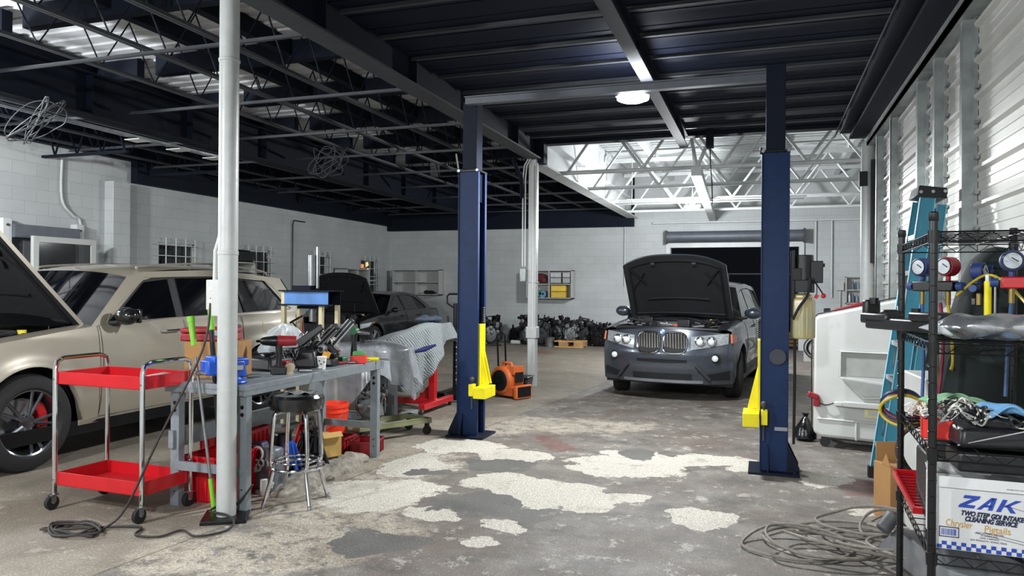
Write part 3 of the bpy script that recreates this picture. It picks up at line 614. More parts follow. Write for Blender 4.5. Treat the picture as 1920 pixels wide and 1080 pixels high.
# ------------------------------------------------------------ cars (nose towards -Y, front axle at y = 0)
def wheel(parent, x, y, r, w, rim_r, ns, rimm, side, steer=0, twin=False, caliper=None, name='wheel'):
    # side +1: outer face towards +X
    b = B(); b.at((x, y, r), (0, 0, steer))
    h = w/2
    prof = [(-h*.9, rim_r), (-h, rim_r+.015), (-h, r-.05), (-h*.86, r-.015), (-h*.6, r), (-.02, r), (-.014, r-.009), (.014, r-.009), (.02, r), (h*.6, r), (h*.86, r-.015), (h, r-.05), (h, rim_r+.015), (h*.9, rim_r)]
    b.lathe(prof, axis='X', n=48, cap=False); t = b.obj(name, rubber, parent)
    s = side; b = B(); b.at((x, y, r), (0, 0, steer))
    b.lathe([(s*h*.92, rim_r+.006), (s*h*.86, rim_r-.012), (s*h*.3, rim_r-.03), (-s*h*.8, rim_r-.03)], axis='X', n=48, cap=False)
    b.lathe([(s*h*.45, .075), (s*h*.62, .07), (s*h*.66, .03)], axis='X', n=20)
    for k in range(ns):
        a0 = 2*PI*k/ns
        for q in ((-.11, .11) if twin else (0,)):
            c0, c1 = a0+q*.5, a0+q*1.6; p = (s*h*.6, .05*math.cos(c0), .05*math.sin(c0)); e = (s*h*.72, (rim_r-.012)*math.cos(c1), (rim_r-.012)*math.sin(c1))
            b.tube([p, ((p[0]+e[0])/2+s*.004, (p[1]*.5+e[1]*.5), (p[2]*.5+e[2]*.5)), e], [.022, .014, .018] if not twin else [.017, .013, .015], 6)
    b.obj('rim', rimm, t)
    b = B(); b.at((x, y, r), (0, 0, steer))
    for k in range(5): a = 2*PI*k/5+.3; b.cyl((s*h*.62, .05*math.cos(a), .05*math.sin(a)), (s*h*.7, .05*math.cos(a), .05*math.sin(a)), .011, n=6)
    b.obj('lug_nut', chrome, t)
    b = B(); b.at((x, y, r), (0, 0, steer)); b.lathe([(-s*h*.1, rim_r*.72), (-s*h*.02, rim_r*.72)], axis='X', n=32); b.obj('brake_disc', steel, t)
    if caliper:
        b = B(); b.at((x, y, r), (0, 0, steer)); pts = []
        for k in range(7): a = rad(-45+15*k); pts.append((rim_r*.82*math.cos(a), rim_r*.82*math.sin(a)))
        for k in range(7): a = rad(45-15*k); pts.append((rim_r*.52*math.cos(a), rim_r*.52*math.sin(a)))
        b.prism(pts, 'YZ', -s*h*.15, s*h*.35); b.obj('brake_caliper', caliper, t, bev=.006)
    return t

class Car:
    def __init__(s, root, p): s.r = root; s.p = p
    def W(s, y, z):
        p = s.p; w = p['hw']-lerp(p['section'], z)
        if y < 0: w *= 1-p['taper_f']*(min(1, -y/p['fo']))**2.2
        e = y-p['wb']
        if e > 0: w *= 1-p['taper_r']*(e/p['ro'])**2.2
        for ya in (0, p['wb']):
            d = math.hypot(y-ya, z-p['wr'])-p['ra']
            if d > -.02: w += p['flare']*math.exp(-(d/.06)**2)
        return w
    def zb(s, y):
        p = s.p; z = p['sill'] if 0 < y < p['wb'] else (p['fz'] if y <= 0 else p['rz'])
        for ya in (0, p['wb']):
            d = abs(y-ya)
            if d < p['ra']: z = max(z, p['wr']+math.sqrt(p['ra']**2-d*d))
        return z
    def zt(s, y): return lerp(s.p['top'], y)
    def ys(s, a, b):
        p = s.p; q = {a, b}; y = a
        while y < b: q.add(y); y += .09
        for ya in (0, p['wb']):
            for k in range(-12, 13):
                v = ya+p['ra']*math.sin(PI/2*k/12)
                if a < v < b: q.add(v)
        q = sorted(q); out = [q[0]]
        for v in q[1:]:
            if v-out[-1] > .004: out.append(v)
        return out
    def side(s, a, b, name, m, label=None):
        ys = s.ys(a, b); nz = 14
        for sg in (1, -1):
            g = B(); vs = []
            for j in range(nz+1):
                t = j/nz
                for y in ys:
                    z0 = s.zb(y); z1 = s.zt(y); z = z0+(z1-z0)*t; vs.append((sg*s.W(y, z), y, z))
            n = len(ys)
            g.add(vs, [(j*n+i, j*n+i+1, (j+1)*n+i+1, (j+1)*n+i) for j in range(nz) for i in range(n-1)])
            # turned-in wheel lip / sill underside
            vs = [(sg*s.W(y, s.zb(y)), y, s.zb(y)) for y in ys]+[(sg*(s.W(y, s.zb(y))-.06), y, s.zb(y)+.002) for y in ys]
            g.add(vs, [(i, i+1, n+i+1, n+i) for i in range(n-1)])
            g.obj(name, m, s.r)
    def patch(s, pts, m, name, off=.008, sg=1, parent=None, surf=None, k=6, bev=0):
        # outline in (y, z) laid on the side surface and given thickness
        f = surf or s.W; P = []
        for (a, c) in zip(pts, pts[1:]+pts[:1]):
            for i in range(k): t = i/k; P.append((a[0]+(c[0]-a[0])*t, a[1]+(c[1]-a[1])*t))
        cy = sum(q[0] for q in P)/len(P); cz = sum(q[1] for q in P)/len(P)
        g = B(); rings = []
        vs = []
        R = 5
        for r in range(R):
            q = 1-r/R
            for (y, z) in P: yy = cy+(y-cy)*q; zz = cz+(z-cz)*q; vs.append((sg*(f(yy, zz)+off), yy, zz))
        n = len(P); vs.append((sg*(f(cy, cz)+off), cy, cz))
        fs = [(r*n+i, r*n+(i+1) % n, (r+1)*n+(i+1) % n, (r+1)*n+i) for r in range(R-1) for i in range(n)]
        fs += [((R-1)*n+i, (R-1)*n+(i+1) % n, R*n) for i in range(n)]
        base = len(vs); vs += [(sg*(f(y, z)-.012), y, z) for y, z in P]
        fs += [(i, (i+1) % n, base+(i+1) % n, base+i) for i in range(n)]
        g.add(vs, fs); return g.obj(name, m, parent or s.r)
    def G(s, y, z):
        p = s.p; zb = s.zt(y); return s.W(y, zb)-p['tumble']*max(0, z-zb)-p['ledge']
    def ring(s, outer, inner, m, k=8):
        def rs(pts):
            out = []
            for a, c in zip(pts, pts[1:]+pts[:1]): out += [(a[0]+(c[0]-a[0])*i/k, a[1]+(c[1]-a[1])*i/k) for i in range(k)]
            return out
        O, I = rs(outer), rs(inner); n = len(O)
        for sg in (1, -1):
            g = B(); vs = []
            for q in range(4):
                t = q/3
                for a, c in zip(O, I): y = a[0]+(c[0]-a[0])*t; z = a[1]+(c[1]-a[1])*t; vs.append((sg*s.G(y, z), y, z))
            vs += [(sg*(s.G(y, z)-.03), y, z) for y, z in I]
            g.add(vs, [(q*n+i, q*n+(i+1) % n, (q+1)*n+(i+1) % n, (q+1)*n+i) for q in range(4) for i in range(n)])
            g.obj('window_surround', m, s.r)
    def roof(s, m):
        p = s.p; R = p['roof']; a, b = R[0][0], R[-1][0]
        def f(u, v):
            y = a+(b-a)*v; z = lerp(R, y); g = s.G(y, z)+.002; x = (2*u-1); return (x*g, y+p['rbow']*(1-x*x)*(-1 if v < .5 else 1)*abs(1-2*v), z+p['crown']*(1-abs(x)**2.5))
        g = B(); g.grid(f, 20, 16); return g.obj('roof_panel', m, s.r)
    def screen(s, yb, zb_, yt, zt_, bowb, bowt, m, name, wb=1., off=0):
        p = s.p
        def f(u, v):
            x = 2*u-1; y = yb+(yt-yb)*v; z = zb_+(zt_-zb_)*v; gb = s.W(yb, s.zt(yb))-p['ledge'] if wb == 1. else wb; gt = s.G(yt, zt_)
            g = gb+(gt-gb)*v; bow = bowb+(bowt-bowb)*v
            return (x*g, y+bow*(1-x*x), z+p['crown']*v*(1-abs(x)**2.5))
        g = B(); g.grid(f, 18, 8); return g.obj(name, m, s.r)
    def seam(s, y0, z0, y1, z1, sg=1, bend=0):
        g = B(); g.tube([(sg*(s.W(y0+(y1-y0)*t+bend*math.sin(PI*t), z0+(z1-z0)*t)+.0005), y0+(y1-y0)*t+bend*math.sin(PI*t), z0+(z1-z0)*t) for t in [i/12 for i in range(13)]], .0035, 5); return g.obj('panel_gap', black_plastic, s.r)
    def liner(s):
        p = s.p
        for ya in (0, p['wb']):
            for sg in (1, -1):
                g = B(); pts = []
                for k in range(17): a = PI*k/16; pts.append((ya+p['ra']*math.cos(a), p['wr']+p['ra']*math.sin(a)))
                n = 17; x0, x1 = sg*(p['hw']-.09), sg*(p['hw']-.42)
                vs = [(x0, y, z) for y, z in pts]+[(x1, y, z) for y, z in pts]
                g.add(vs, [(i, i+1, n+i+1, n+i) for i in range(n-1)]+[tuple(range(n, 2*n))]); g.obj('wheel_well', rubber, s.r, ang=60)
    def hood(s, y, z, hw, hwf, L, ang, m, liner, round_=.10, crown=.05, thick=.035):
        # hinge line at (y, z); opened by ang degrees from the closed position (nose forward)
        ca, sa = math.cos(rad(ang)), math.sin(rad(ang))
        def pt(x, l, h): return (x, y-l*ca+h*sa, z+l*sa+h*ca)
        def w(l): return hw+(hwf-hw)*(l/L)
        def top(u, v, dh=0, sh=1.):
            x = 2*u-1; l = L*v; xx = x*w(l)*sh; e = round_*(abs(x)**3)*v; return pt(xx, l*sh-e, crown*(1-x*x)*(.4+.6*math.sin(PI*min(1, v*.9)))+dh)
        g = B(); g.grid(lambda u, v: top(u, v), 20, 14); n = 21
        per = [(i/20, 0) for i in range(20)]+[(1, j/14) for j in range(14)]+[(1-i/20, 1) for i in range(20)]+[(0, 1-j/14) for j in range(14)]
        vs = [top(u, v) for u, v in per]+[top(u, v, -thick) for u, v in per]; k = len(per)
        g.add(vs, [(i, (i+1) % k, k+(i+1) % k, k+i) for i in range(k)]); h = g.obj('hood', m, s.r)
        g = B(); g.grid(lambda u, v: top(u, v, -thick), 20, 14); g.obj('hood_underside', liner, h)
        g = B()
        for (u0, v0, u1, v1) in ((.06, .05, .06, .92), (.94, .05, .94, .92), (.06, .92, .94, .92), (.06, .06, .94, .06), (.06, .9, .2, .55), (.94, .9, .8, .55), (.2, .3, .8, .3), (.06, .5, .2, .75), (.94, .5, .8, .75)):
            pts = [top(u0+(u1-u0)*i/8, v0+(v1-v0)*i/8, -thick-.008) for i in range(9)]; g.tube(pts, .016, 6)
        g.obj('hood_bracing', black_plastic, h)
        g = B()
        for u in (.3, .7): q = top(u, .88, -thick-.02); g.box(q, (.06, .03, .05), (ang, 0, 0))
        islands(g, 'hood_latch', mat('dull_latch', '#4a4d52', .4, .5), h, bev=.004)
        return h
def bay(root, hw, y0, y1, z0, z1, seed, cover=True):
    random.seed(seed)
    b = B(); b.span((-hw, y0, z0-.25), (hw, y1, z0-.2)); b.span((-hw-.01, y0, z0-.25), (-hw+.02, y1, z1-.03)); b.span((hw-.02, y0, z0-.25), (hw+.01, y1, z1-.03)); b.span((-hw, y1-.03, z0-.25), (hw, y1, z1)); b.obj('engine_bay', black_metal, root, ang=0)
    b = B(); b.box((0, (y0+y1)/2, z0+.02), (.62, .6, .34), taper=.85); b.box((-.02, (y0+y1)/2-.05, z0+.2), (.46, .4, .05)); b.obj('engine_cover', black_plastic, root, bev=.03)
    b = B(); c = B(); d = B()
    for i in range(16):
        x = rnd(-hw+.1, hw-.1); y = rnd(y0+.08, y1-.12); b.box((x, y, z0+rnd(0, .12)), (rnd(.06, .2), rnd(.06, .2), rnd(.08, .25)), (0, 0, rnd(-30, 30)))
    for i in range(12):
        x = rnd(-hw+.12, hw-.12); y = rnd(y0+.05, y1-.3); pts = [(max(-hw+.06, min(hw-.06, x+rnd(-.25, .25)*k)), min(y1-.08, y+rnd(.0, .12)*k), z0+.14+rnd(-.04, .07)) for k in range(4)]; c.tube(pts, rnd(.008, .02), 6, smooth=4)
    for i in range(18): d.cyl((rnd(-hw+.1, hw-.1), rnd(y0+.04, y1-.1), z0+.08), (rnd(-hw+.1, hw-.1)*.2, rnd(y0+.05, y1-.1), z0+.1), rnd(.005, .01), n=6) if i < 3 else d.box((rnd(-hw+.08, hw-.08), rnd(y0+.04, y1-.1), z0+rnd(.1, .17)), (rnd(.02, .1), rnd(.01, .05), .012), (rnd(-20, 20), 0, rnd(-50, 50)))
    b.obj('engine_part', black_plastic, root, bev=.01); c.obj('engine_hose', rubber, root); d.obj('engine_fitting', steel, root)
    b = B(); b.cyl((hw-.18, y1-.35, z0+.15), (hw-.18, y1-.35, z0+.2), .035); b.obj('filler_cap', mat('cap_yellow', '#e0d040', .4), root)

# --- beige suv
beige = mat('beige_metallic_paint', '#948d7d', .36, .2, .03, 2, coat=.8)
JE = thing('suv', 'beige suv with tinted windows and its hood up, parked beside the white block wall', 'car', (-6.57, 4.42, 0))
P = dict(hw=.97, section=[(.2, .07), (.33, .03), (.5, .012), (.64, .02), (.7, .0), (.85, .004), (.98, .018), (1.08, .028), (1.16, .055), (1.22, .08)], taper_f=.09, taper_r=.07, fo=.93, ro=.95, wb=2.915, wr=.395, ra=.455, flare=.022, sill=.30, fz=.30, rz=.36,
         top=[(-.9, .93), (-.4, 1.04), (.3, 1.12), (.62, 1.15), (1.2, 1.165), (2.6, 1.19), (3.86, 1.2)], tumble=.32, ledge=.005, crown=.06, rbow=.05,
         roof=[(1.12, 1.60), (1.35, 1.655), (1.8, 1.69), (2.4, 1.70), (3.0, 1.68), (3.55, 1.62)])
J = Car(JE, P)
for a, c, nm in ((-.75, .655, 'front_fender'), (.661, 1.70, 'front_door'), (1.706, 2.58, 'rear_door'), (2.586, 3.86, 'rear_quarter')): J.side(a, c, nm, beige)
for sg in (1, -1):
    b = B(); b.grid(lambda u, v: (sg*(J.W(-.75+1.5*v, J.zt(-.75+1.5*v))*(1-u)+.80*u), -.75+1.5*v, J.zt(-.75+1.5*v)+.02*math.sin(PI*u/2)), 6, 14); b.obj('fender_top', beige, JE)
DLO = [(.78, 1.175), (1.30, 1.565), (1.45, 1.60), (2.4, 1.625), (3.2, 1.585), (3.52, 1.30), (3.44, 1.225), (1.5, 1.19)]
OUT = [(.60, 1.15), (1.12, 1.60), (1.35, 1.655), (2.4, 1.70), (3.55, 1.62), (3.80, 1.25), (3.80, 1.2), (1.5, 1.165)]
J.ring(OUT, DLO, beige)
for sg in (1, -1):
    J.patch(DLO, black_plastic, 'window_trim', -.022, sg, surf=J.G)
    for nm, pts in (('front_side_window', [(.86, 1.19), (1.33, 1.55), (1.64, 1.585), (1.64, 1.20)]), ('rear_side_window', [(1.76, 1.2), (1.76, 1.595), (2.4, 1.61), (2.56, 1.60), (2.60, 1.215)]), ('quarter_window', [(2.70, 1.22), (2.66, 1.595), (3.17, 1.57), (3.46, 1.30), (3.40, 1.235)])):
        J.patch(pts, glassm, nm, -.012, sg, surf=J.G)
    b = B(); o = [(y, z) for y, z in DLO]; b.tube([(sg*(J.G(y, z)-.001), y, z) for y, z in o], .006, 6, closed=True, smooth=4); b.obj('window_chrome_strip', chrome if 0 else beige, JE)
J.roof(beige)
for sg in (1, -1): b = B(); b.tube([(sg*(J.G(y, lerp(P['roof'], y))-.09), y, lerp(P['roof'], y)+h) for y, h in ((1.35, .02), (1.45, .055), (2.4, .065), (3.25, .06), (3.4, .02))], .011, 8, smooth=5); b.obj('roof_rail', mat('satin_rail', '#8a867c', .35, .3), JE)
b = B(); b.grid(lambda u, v: ((2*u-1)*.38, 1.75+.5*v, lerp(P['roof'], 1.75+.5*v)+.064-.018*(2*u-1)**2), 8, 8); b.obj('sunroof', glassm, JE)
J.screen(.62, 1.15, 1.12, 1.60, -.22, -.08, glassm, 'windshield')
J.screen(3.88, 1.2, 3.58, 1.61, .04, .05, glassm, 'rear_window')
b = B()
def rearf(u, v):
    x = 2*u-1; z = .36+.86*v; return (x*J.W(3.86, z), 3.86+.06*math.sin(PI*v)*(1-x*x)+.05*(1-x*x), z)
b.grid(rearf, 14, 8); b.obj('tailgate', beige, JE)
for sg in (1, -1): J.patch([(3.62, .95), (3.84, .90), (3.85, 1.16), (3.70, 1.16)], mat('tail_lamp_red', '#7a0e14', .2, coat=.5), 'tail_lamp', .006, sg)
for y in (.658, 1.703, 2.583): J.seam(y, .36, y+.02, 1.16, 1, .02 if y < 1 else 0)
J.seam(.66, .345, 2.45, .335)
J.patch([(.44, .30), (2.46, .30), (2.46, .335), (.44, .345)], mat('sill_trim', '#8f8878', .4, .2), 'sill_strip', .012, 1)
for y in (1.50, 2.42):
    b = B(); x = J.W(y, 1.07); b.tube([(x, y-.11, 1.065), (x+.035, y-.09, 1.068), (x+.035, y+.09, 1.072), (x, y+.11, 1.075)], .013, 8); b.obj('door_handle', chrome, JE)
for sg in (1, -1):
    x = J.W(.85, 1.15); b = B(); b.sph((sg*(x+.13), .86, 1.235), (.12, .085, .085)); b.box((sg*(x+.13), .93, 1.235), (.2, .03, .13)); m_ = b.obj('side_mirror', mat('gloss_black', '#0e0f12', .12, coat=.8), JE, bev=.012); b = B(); b.tube([(sg*(x-.06), .80, 1.17), (sg*(x+.02), .83, 1.17), (sg*(x+.1), .87, 1.19)], .026, 8); b.obj('mirror_arm', black_plastic, m_)
J.patch([(2.95, .98), (3.15, .98), (3.15, 1.12), (2.95, 1.12)], beige, 'fuel_door', .003, 1, bev=.004)
J.liner()
J.hood(.62, 1.16, .82, .76, 1.28, 47, beige, mat('hood_liner', '#15161a', .8, 0, .2, 12), .14, .06)
bay(JE, .76, -.8, .56, .93, 1.08, 5)
b = B(); b.grid(lambda u, v: ((2*u-1)*.86*(1-.02*v), -.78-.14*(1-(2*u-1)**2)+.05*v*v, .32+.56*v), 16, 8); b.obj('front_bumper', beige, JE)
b = B(); b.span((-.95, -.6, .22), (.95, 3.7, .34)); b.span((-.7, .75, .33), (.7, 3.6, .5)); b.obj('underbody', black_metal, JE, ang=0)
dark_rim = mat('dark_chrome_rim', '#7a7e84', .16, .9, .1, 10)
for x, y, s in ((.83, 0, 1), (.83, 2.915, 1), (-.83, 0, -1), (-.83, 2.915, -1)): wheel(JE, x, y, .395, .275, .268, 5, dark_rim, s, twin=True, caliper=red)
b = B(); b.box((.22, 1.35, .95), (.5, .5, .16)); b.box((.22, 1.62, 1.2), (.48, .13, .6), (-12, 0, 0)); b.box((-.4, 1.35, .95), (.5, .5, .16)); b.box((-.4, 1.62, 1.2), (.48, .13, .6), (-12, 0, 0)); b.span((-.8, .62, .9), (.8, .95, 1.08)); b.obj('seats_and_dash', rubber, JE, bev=.04)

# --- black sedan
bk = mat('black_car_paint', '#15171b', .28, .2, .05, 3, coat=.7)
SE = thing('sedan', 'black sedan with its hood raised, in the far corner by the barred windows', 'car', (-9.2, 14.85, 0))
P = dict(hw=.905, section=[(.15, .06), (.3, .02), (.5, .0), (.66, .0), (.76, .012), (.86, .04), (.93, .08)], taper_f=.10, taper_r=.12, fo=.82, ro=.95, wb=2.76, wr=.325, ra=.375, flare=.015, sill=.22, fz=.22, rz=.28,
         top=[(-.8, .70), (-.3, .80), (.3, .87), (.55, .89), (1.5, .92), (2.8, .95), (3.6, .94)], tumble=.55, ledge=.0, crown=.04, rbow=.04,
         roof=[(1.25, 1.32), (1.6, 1.375), (2.1, 1.385), (2.6, 1.33)])
Q = Car(SE, P)
for a, c, nm in ((-.62, .60, 'front_fender'), (.606, 1.60, 'front_door'), (1.606, 2.42, 'rear_door'), (2.426, 3.62, 'rear_quarter')): Q.side(a, c, nm, bk)
for sg in (1, -1): b = B(); b.grid(lambda u, v: (sg*(Q.W(-.62+1.2*v, Q.zt(-.62+1.2*v))*(1-u)+.70*u), -.62+1.2*v, Q.zt(-.62+1.2*v)+.03*math.sin(PI*u/2)), 6, 10); b.obj('fender_top', bk, SE)
DLO = [(.80, .93), (1.35, 1.285), (1.6, 1.33), (2.1, 1.335), (2.50, 1.27), (2.86, 1.02), (2.80, .965), (1.5, .94)]
OUT = [(.58, .89), (1.25, 1.32), (1.6, 1.375), (2.1, 1.385), (2.6, 1.33), (3.12, 1.03), (3.16, .95), (1.5, .92)]
Q.ring(OUT, DLO, bk)
for sg in (1, -1):
    Q.patch(DLO, black_plastic, 'window_trim', -.02, sg, surf=Q.G)
    for nm, pts in (('front_side_window', [(.86, .95), (1.38, 1.27), (1.57, 1.31), (1.60, .955)]), ('rear_side_window', [(1.68, .96), (1.68, 1.32), (2.1, 1.325), (2.36, 1.29), (2.38, .97)])): Q.patch(pts, glassm, nm, -.012, sg, surf=Q.G)
    b = B(); b.tube([(sg*(Q.G(y, z)), y, z) for y, z in DLO], .006, 6, closed=True, smooth=3); b.obj('window_chrome_strip', steel, SE)
    b = B(); x = Q.W(.85, .9); b.sph((sg*(x+.1), .86, .98), (.1, .06, .065)); b.cyl((sg*(x-.03), .84, .93), (sg*(x+.06), .86, .96), .025); b.obj('side_mirror', bk, SE)
Q.roof(bk); Q.screen(.56, .89, 1.25, 1.32, -.2, -.06, glassm, 'windshield'); Q.screen(3.16, .95, 2.6, 1.33, .14, .04, glassm, 'rear_window')
b = B(); b.grid(lambda u, v: ((2*u-1)*Q.W(3.15+.47*v, .93), 3.14+.50*v+.05*v*(1-(2*u-1)**2), .955+.03*v-.02*(2*u-1)**2), 12, 6); b.obj('trunk_lid', bk, SE)
b = B(); b.grid(lambda u, v: ((2*u-1)*Q.W(3.62, .28+.66*v), 3.62+.08*(1-(2*u-1)**2)+.03*math.sin(PI*v), .28+.68*v), 12, 6); b.obj('rear_bumper', bk, SE)
b = B(); b.grid(lambda u, v: ((2*u-1)*.8, -.64-.16*(1-(2*u-1)**2)+.04*v*v, .24+.46*v), 12, 6); b.obj('front_bumper', bk, SE)
for sg in (1, -1):
    Q.patch([(-.6, .60), (-.32, .63), (-.16, .73), (-.6, .70)], mat('headlamp_clear', '#c9ced2', .1, .3, .1, 30, coat=.8), 'headlamp', .012, sg)
    Q.patch([(-.14, .70), (-.05, .73), (-.05, .745), (-.16, .73)], mat('marker_orange', '#d06030', .3), 'side_marker', .008, sg)
Q.seam(1.603, .28, 1.62, .92); Q.seam(.603, .28, .62, .89); Q.seam(2.423, .5, 2.45, .94)
for y in (1.42, 2.28): b = B(); x = Q.W(y, .83); b.tube([(x, y-.1, .83), (x+.03, y-.08, .832), (x+.03, y+.08, .835), (x, y+.1, .838)], .011, 8); b.obj('door_handle', bk, SE)
Q.liner(); Q.hood(.5, .90, .74, .70, 1.12, 56, bk, mat('hood_liner', '#15161a'), .16, .05)
bay(SE, .68, -.45, .48, .71, .86, 8)
b = B(); b.span((-.85, -.5, .17), (.85, 3.5, .26)); b.obj('underbody', black_metal, SE, ang=0)
bright_rim = mat('silver_rim', '#a9adb1', .25, .8, .1, 10)
for x, y, s in ((.79, 0, 1), (.79, 2.76, 1), (-.79, 0, -1), (-.79, 2.76, -1)): wheel(SE, x, y, .325, .22, .225, 5, bright_rim, s, twin=True)
b = B(); b.cyl((.3, .1, .9), (.35, .02, 1.12), .006, n=6); b.obj('hood_prop', steel, SE)

# --- grey crossover, nose to the camera
gp = mat('grey_metallic_paint', '#464c56', .28, .45, .03, 3, coat=.8)
clad = mat('dark_grey_cladding', '#34373c', .5, 0, .06, 15)
XE = thing('crossover', 'dark grey crossover facing out with its hood up, in front of the open garage door', 'car', (-1.20, 10.98, 0), -6)
P = dict(hw=.94, section=[(.2, .05), (.36, .015), (.5, .02), (.6, .0), (.8, .0), (.9, .012), (.99, .035), (1.06, .07)], taper_f=.06, taper_r=.08, fo=.6, ro=.9, wb=2.81, wr=.355, ra=.41, flare=.015, sill=.30, fz=.26, rz=.34,
         top=[(-.6, .95), (-.2, 1.0), (.4, 1.05), (1.0, 1.07), (3.7, 1.12)], tumble=.36, ledge=.0, crown=.05, rbow=.05,
         roof=[(1.05, 1.55), (1.3, 1.60), (1.9, 1.625), (2.6, 1.61), (3.4, 1.55)])
X = Car(XE, P)
for a, c, nm in ((-.56, .60, 'front_fender'), (.606, 1.62, 'front_door'), (1.626, 2.5, 'rear_door'), (2.506, 3.7, 'rear_quarter')): X.side(a, c, nm, gp)
def fy(x, z): return -.88+.32*(abs(x)/.9)**2.7+.10*max(0, (z-.62)/.4)**2+.05*max(0, (.45-z)/.25)-.035*math.exp(-((z-.64)/.07)**2)*(1-.5*abs(x))
def front(x0, x1, zl, zh, m, name, off, parent=XE, n=12, nv=6, thick=.03, bev=0):
    g = B(); 
    f = lambda u, v: (x0+(x1-x0)*u, fy(x0+(x1-x0)*u, zl(u)+(zh(u)-zl(u))*v)-off, zl(u)+(zh(u)-zl(u))*v)
    g.grid(f, n, nv)
    per = [(i/n, 0) for i in range(n)]+[(1, j/nv) for j in range(nv)]+[(1-i/n, 1) for i in range(n)]+[(0, 1-j/nv) for j in range(nv)]
    a = [f(u, v) for u, v in per]; k = len(a); g.add(a+[(x, y+thick, z) for x, y, z in a], [(i, (i+1) % k, k+(i+1) % k, k+i) for i in range(k)])
    return g.obj(name, m, parent)
hoodline = lambda x: .965+.03*math.cos(x*1.6)-.05*(abs(x)/.9)**2
front(-.9, .9, lambda u: .26, lambda u: hoodline(-.9+1.8*u)-.01, gp, 'front_bumper', 0, n=36, nv=16, thick=.05)
K = lambda c: c
# lower cladding: trapezoid frame, slots, lip
cl = front(-.89, .89, lambda u: .25, lambda u: .41+.0*u, clad, 'lower_cladding', .012, n=30)
front(-.48, .48, lambda u: .37+.0*u, lambda u: .50, clad, 'intake_surround', .016, n=16)
front(-.54, .54, lambda u: .262, lambda u: .300, mat('skid_silver', '#8a8e93', .3, .5), 'skid_plate', .03, n=16)
front(-.40, .40, lambda u: .31, lambda u: .39, black_plastic, 'lower_grille', .024, n=14)
front(-.34, .34, lambda u: .525+.012*abs(2*u-1), lambda u: .575, black_plastic, 'upper_slot', .006, n=14)
front(-.86, -.58, lambda u: .31, lambda u: .38+.05*(1-u), black_plastic, 'side_intake', .018, n=8); front(.58, .86, lambda u: .31, lambda u: .38+.05*u, black_plastic, 'side_intake', .018, n=8)
for sg in (1, -1):
    g = B(); pts = [(sg*x, fy(x, z)-.03, z) for x, z in ((.46, .50), (.50, .46), (.55, .40), (.58, .36), (.62, .315))]; g.tube(pts, .024, 8, smooth=3); g.obj('cladding_rib', clad, XE)
    # kidney grille
    x0, x1 = (.02, .335) if sg > 0 else (-.335, -.02)
    g = B(); pts = []
    for k in range(24):
        a = 2*PI*k/24; cx = (x0+x1)/2; ex = .158; ez = .142; n_ = 3.2
        c_, s_ = math.cos(a), math.sin(a); xx = cx+ex*math.copysign(abs(c_)**(2/n_), c_); zz = .80+ez*math.copysign(abs(s_)**(2/n_), s_); pts.append((xx, zz))
    P3 = [(x, fy(x, z)-.022, z) for x, z in pts]; g.tube(P3, .011, 8, closed=True); kg = g.obj('kidney_grille', chrome, XE)
    g = B(); n_ = len(P3); g.add([(x, y+.012, z) for x, y, z in P3], [tuple(range(n_))]); g.obj('grille_backing', rubber, kg)
    for i in range(8):
        x = x0+.028+(x1-x0-.056)*i/7; h = .124 if 0 < i < 7 else .10; g = B(); g.box((x, fy(x, .8)-.02, .80), (.010, .03, 2*h), (6, 0, 0)); g.obj('grille_slat', chrome, kg)
    # head lamp
    hl = front(*((.385, .84) if sg > 0 else (-.84, -.385)), (lambda u: .705+.085*u) if sg > 0 else (lambda u: .705+.085*(1-u)), (lambda u: .885+.045*u) if sg > 0 else (lambda u: .885+.045*(1-u)), mat('lamp_reflector', '#9da3a6', .2, .35, .3, 40), 'headlamp', .016, n=12)
    for j, xx in enumerate((.50, .64)):
        x = sg*xx; y = fy(xx, .83)-.02; g = B(); g.lathe([(-.03, .05), (-.022, .064), (0, .072), (.03, .07)], (x, y, .82), 'Y', 24); g.obj('lamp_ring', chrome, hl)
        g = B(); g.sph((x, y-.015, .82), (.05, .03, .05)); g.obj('lamp_lens', mat('clear_lens', '#e2e8ea', .05, .2, .05, 10, coat=1.), hl)
    g = B(); ymid = fy(.80, .86)
    X.patch([(-.60, .80), (-.42, .82), (-.36, .90), (-.58, .92)], mat('indicator_amber', '#c05a2c', .3, coat=.6), 'indicator', .010, sg)
    g = B(); g.lathe([(-.02, .045), (0, .062), (.03, .062)], (sg*.69, fy(.69, .60)-.004, .60), 'Y', 24); fo = g.obj('fog_lamp', black_plastic, XE); g = B(); g.sph((sg*.69, fy(.69, .6)-.018, .6), (.044, .02, .044)); g.obj('fog_lens', mat('clear_lens', '#e2e8ea'), fo)
    g = B(); g.grid(lambda u, v: (sg*(X.W(-.56+1.12*v, X.zt(-.56+1.12*v))*(1-u)+.70*u), -.56+1.12*v, X.zt(-.56+1.12*v)+.02*math.sin(PI*u)), 6, 12); g.obj('fender_top', gp, XE)
g = B(); g.lathe([(0, .038), (.008, .036), (.012, .0)], (0, fy(0, .945)-.012, .945), 'Y', 24); bd = g.obj('badge', chrome, XE)
for i in range(4):
    g = B(); a0 = PI/2*i; pts = [(0, 0)]+[(.029*math.cos(a0+PI/2*k/5), .029*math.sin(a0+PI/2*k/5)) for k in range(6)]; g.prism([(x, z+.945) for x, z in pts], 'XZ', fy(0, .945)-.018, fy(0, .945)-.012); g.obj('badge_quarter', mat('badge_blue', '#3f86c8', .3) if i % 2 else mat('badge_white', '#e8eaec', .3), bd)
DLO = [(.74, 1.10), (1.2, 1.48), (1.5, 1.53), (2.2, 1.55), (3.0, 1.50), (3.3, 1.22), (3.2, 1.14), (1.5, 1.11)]
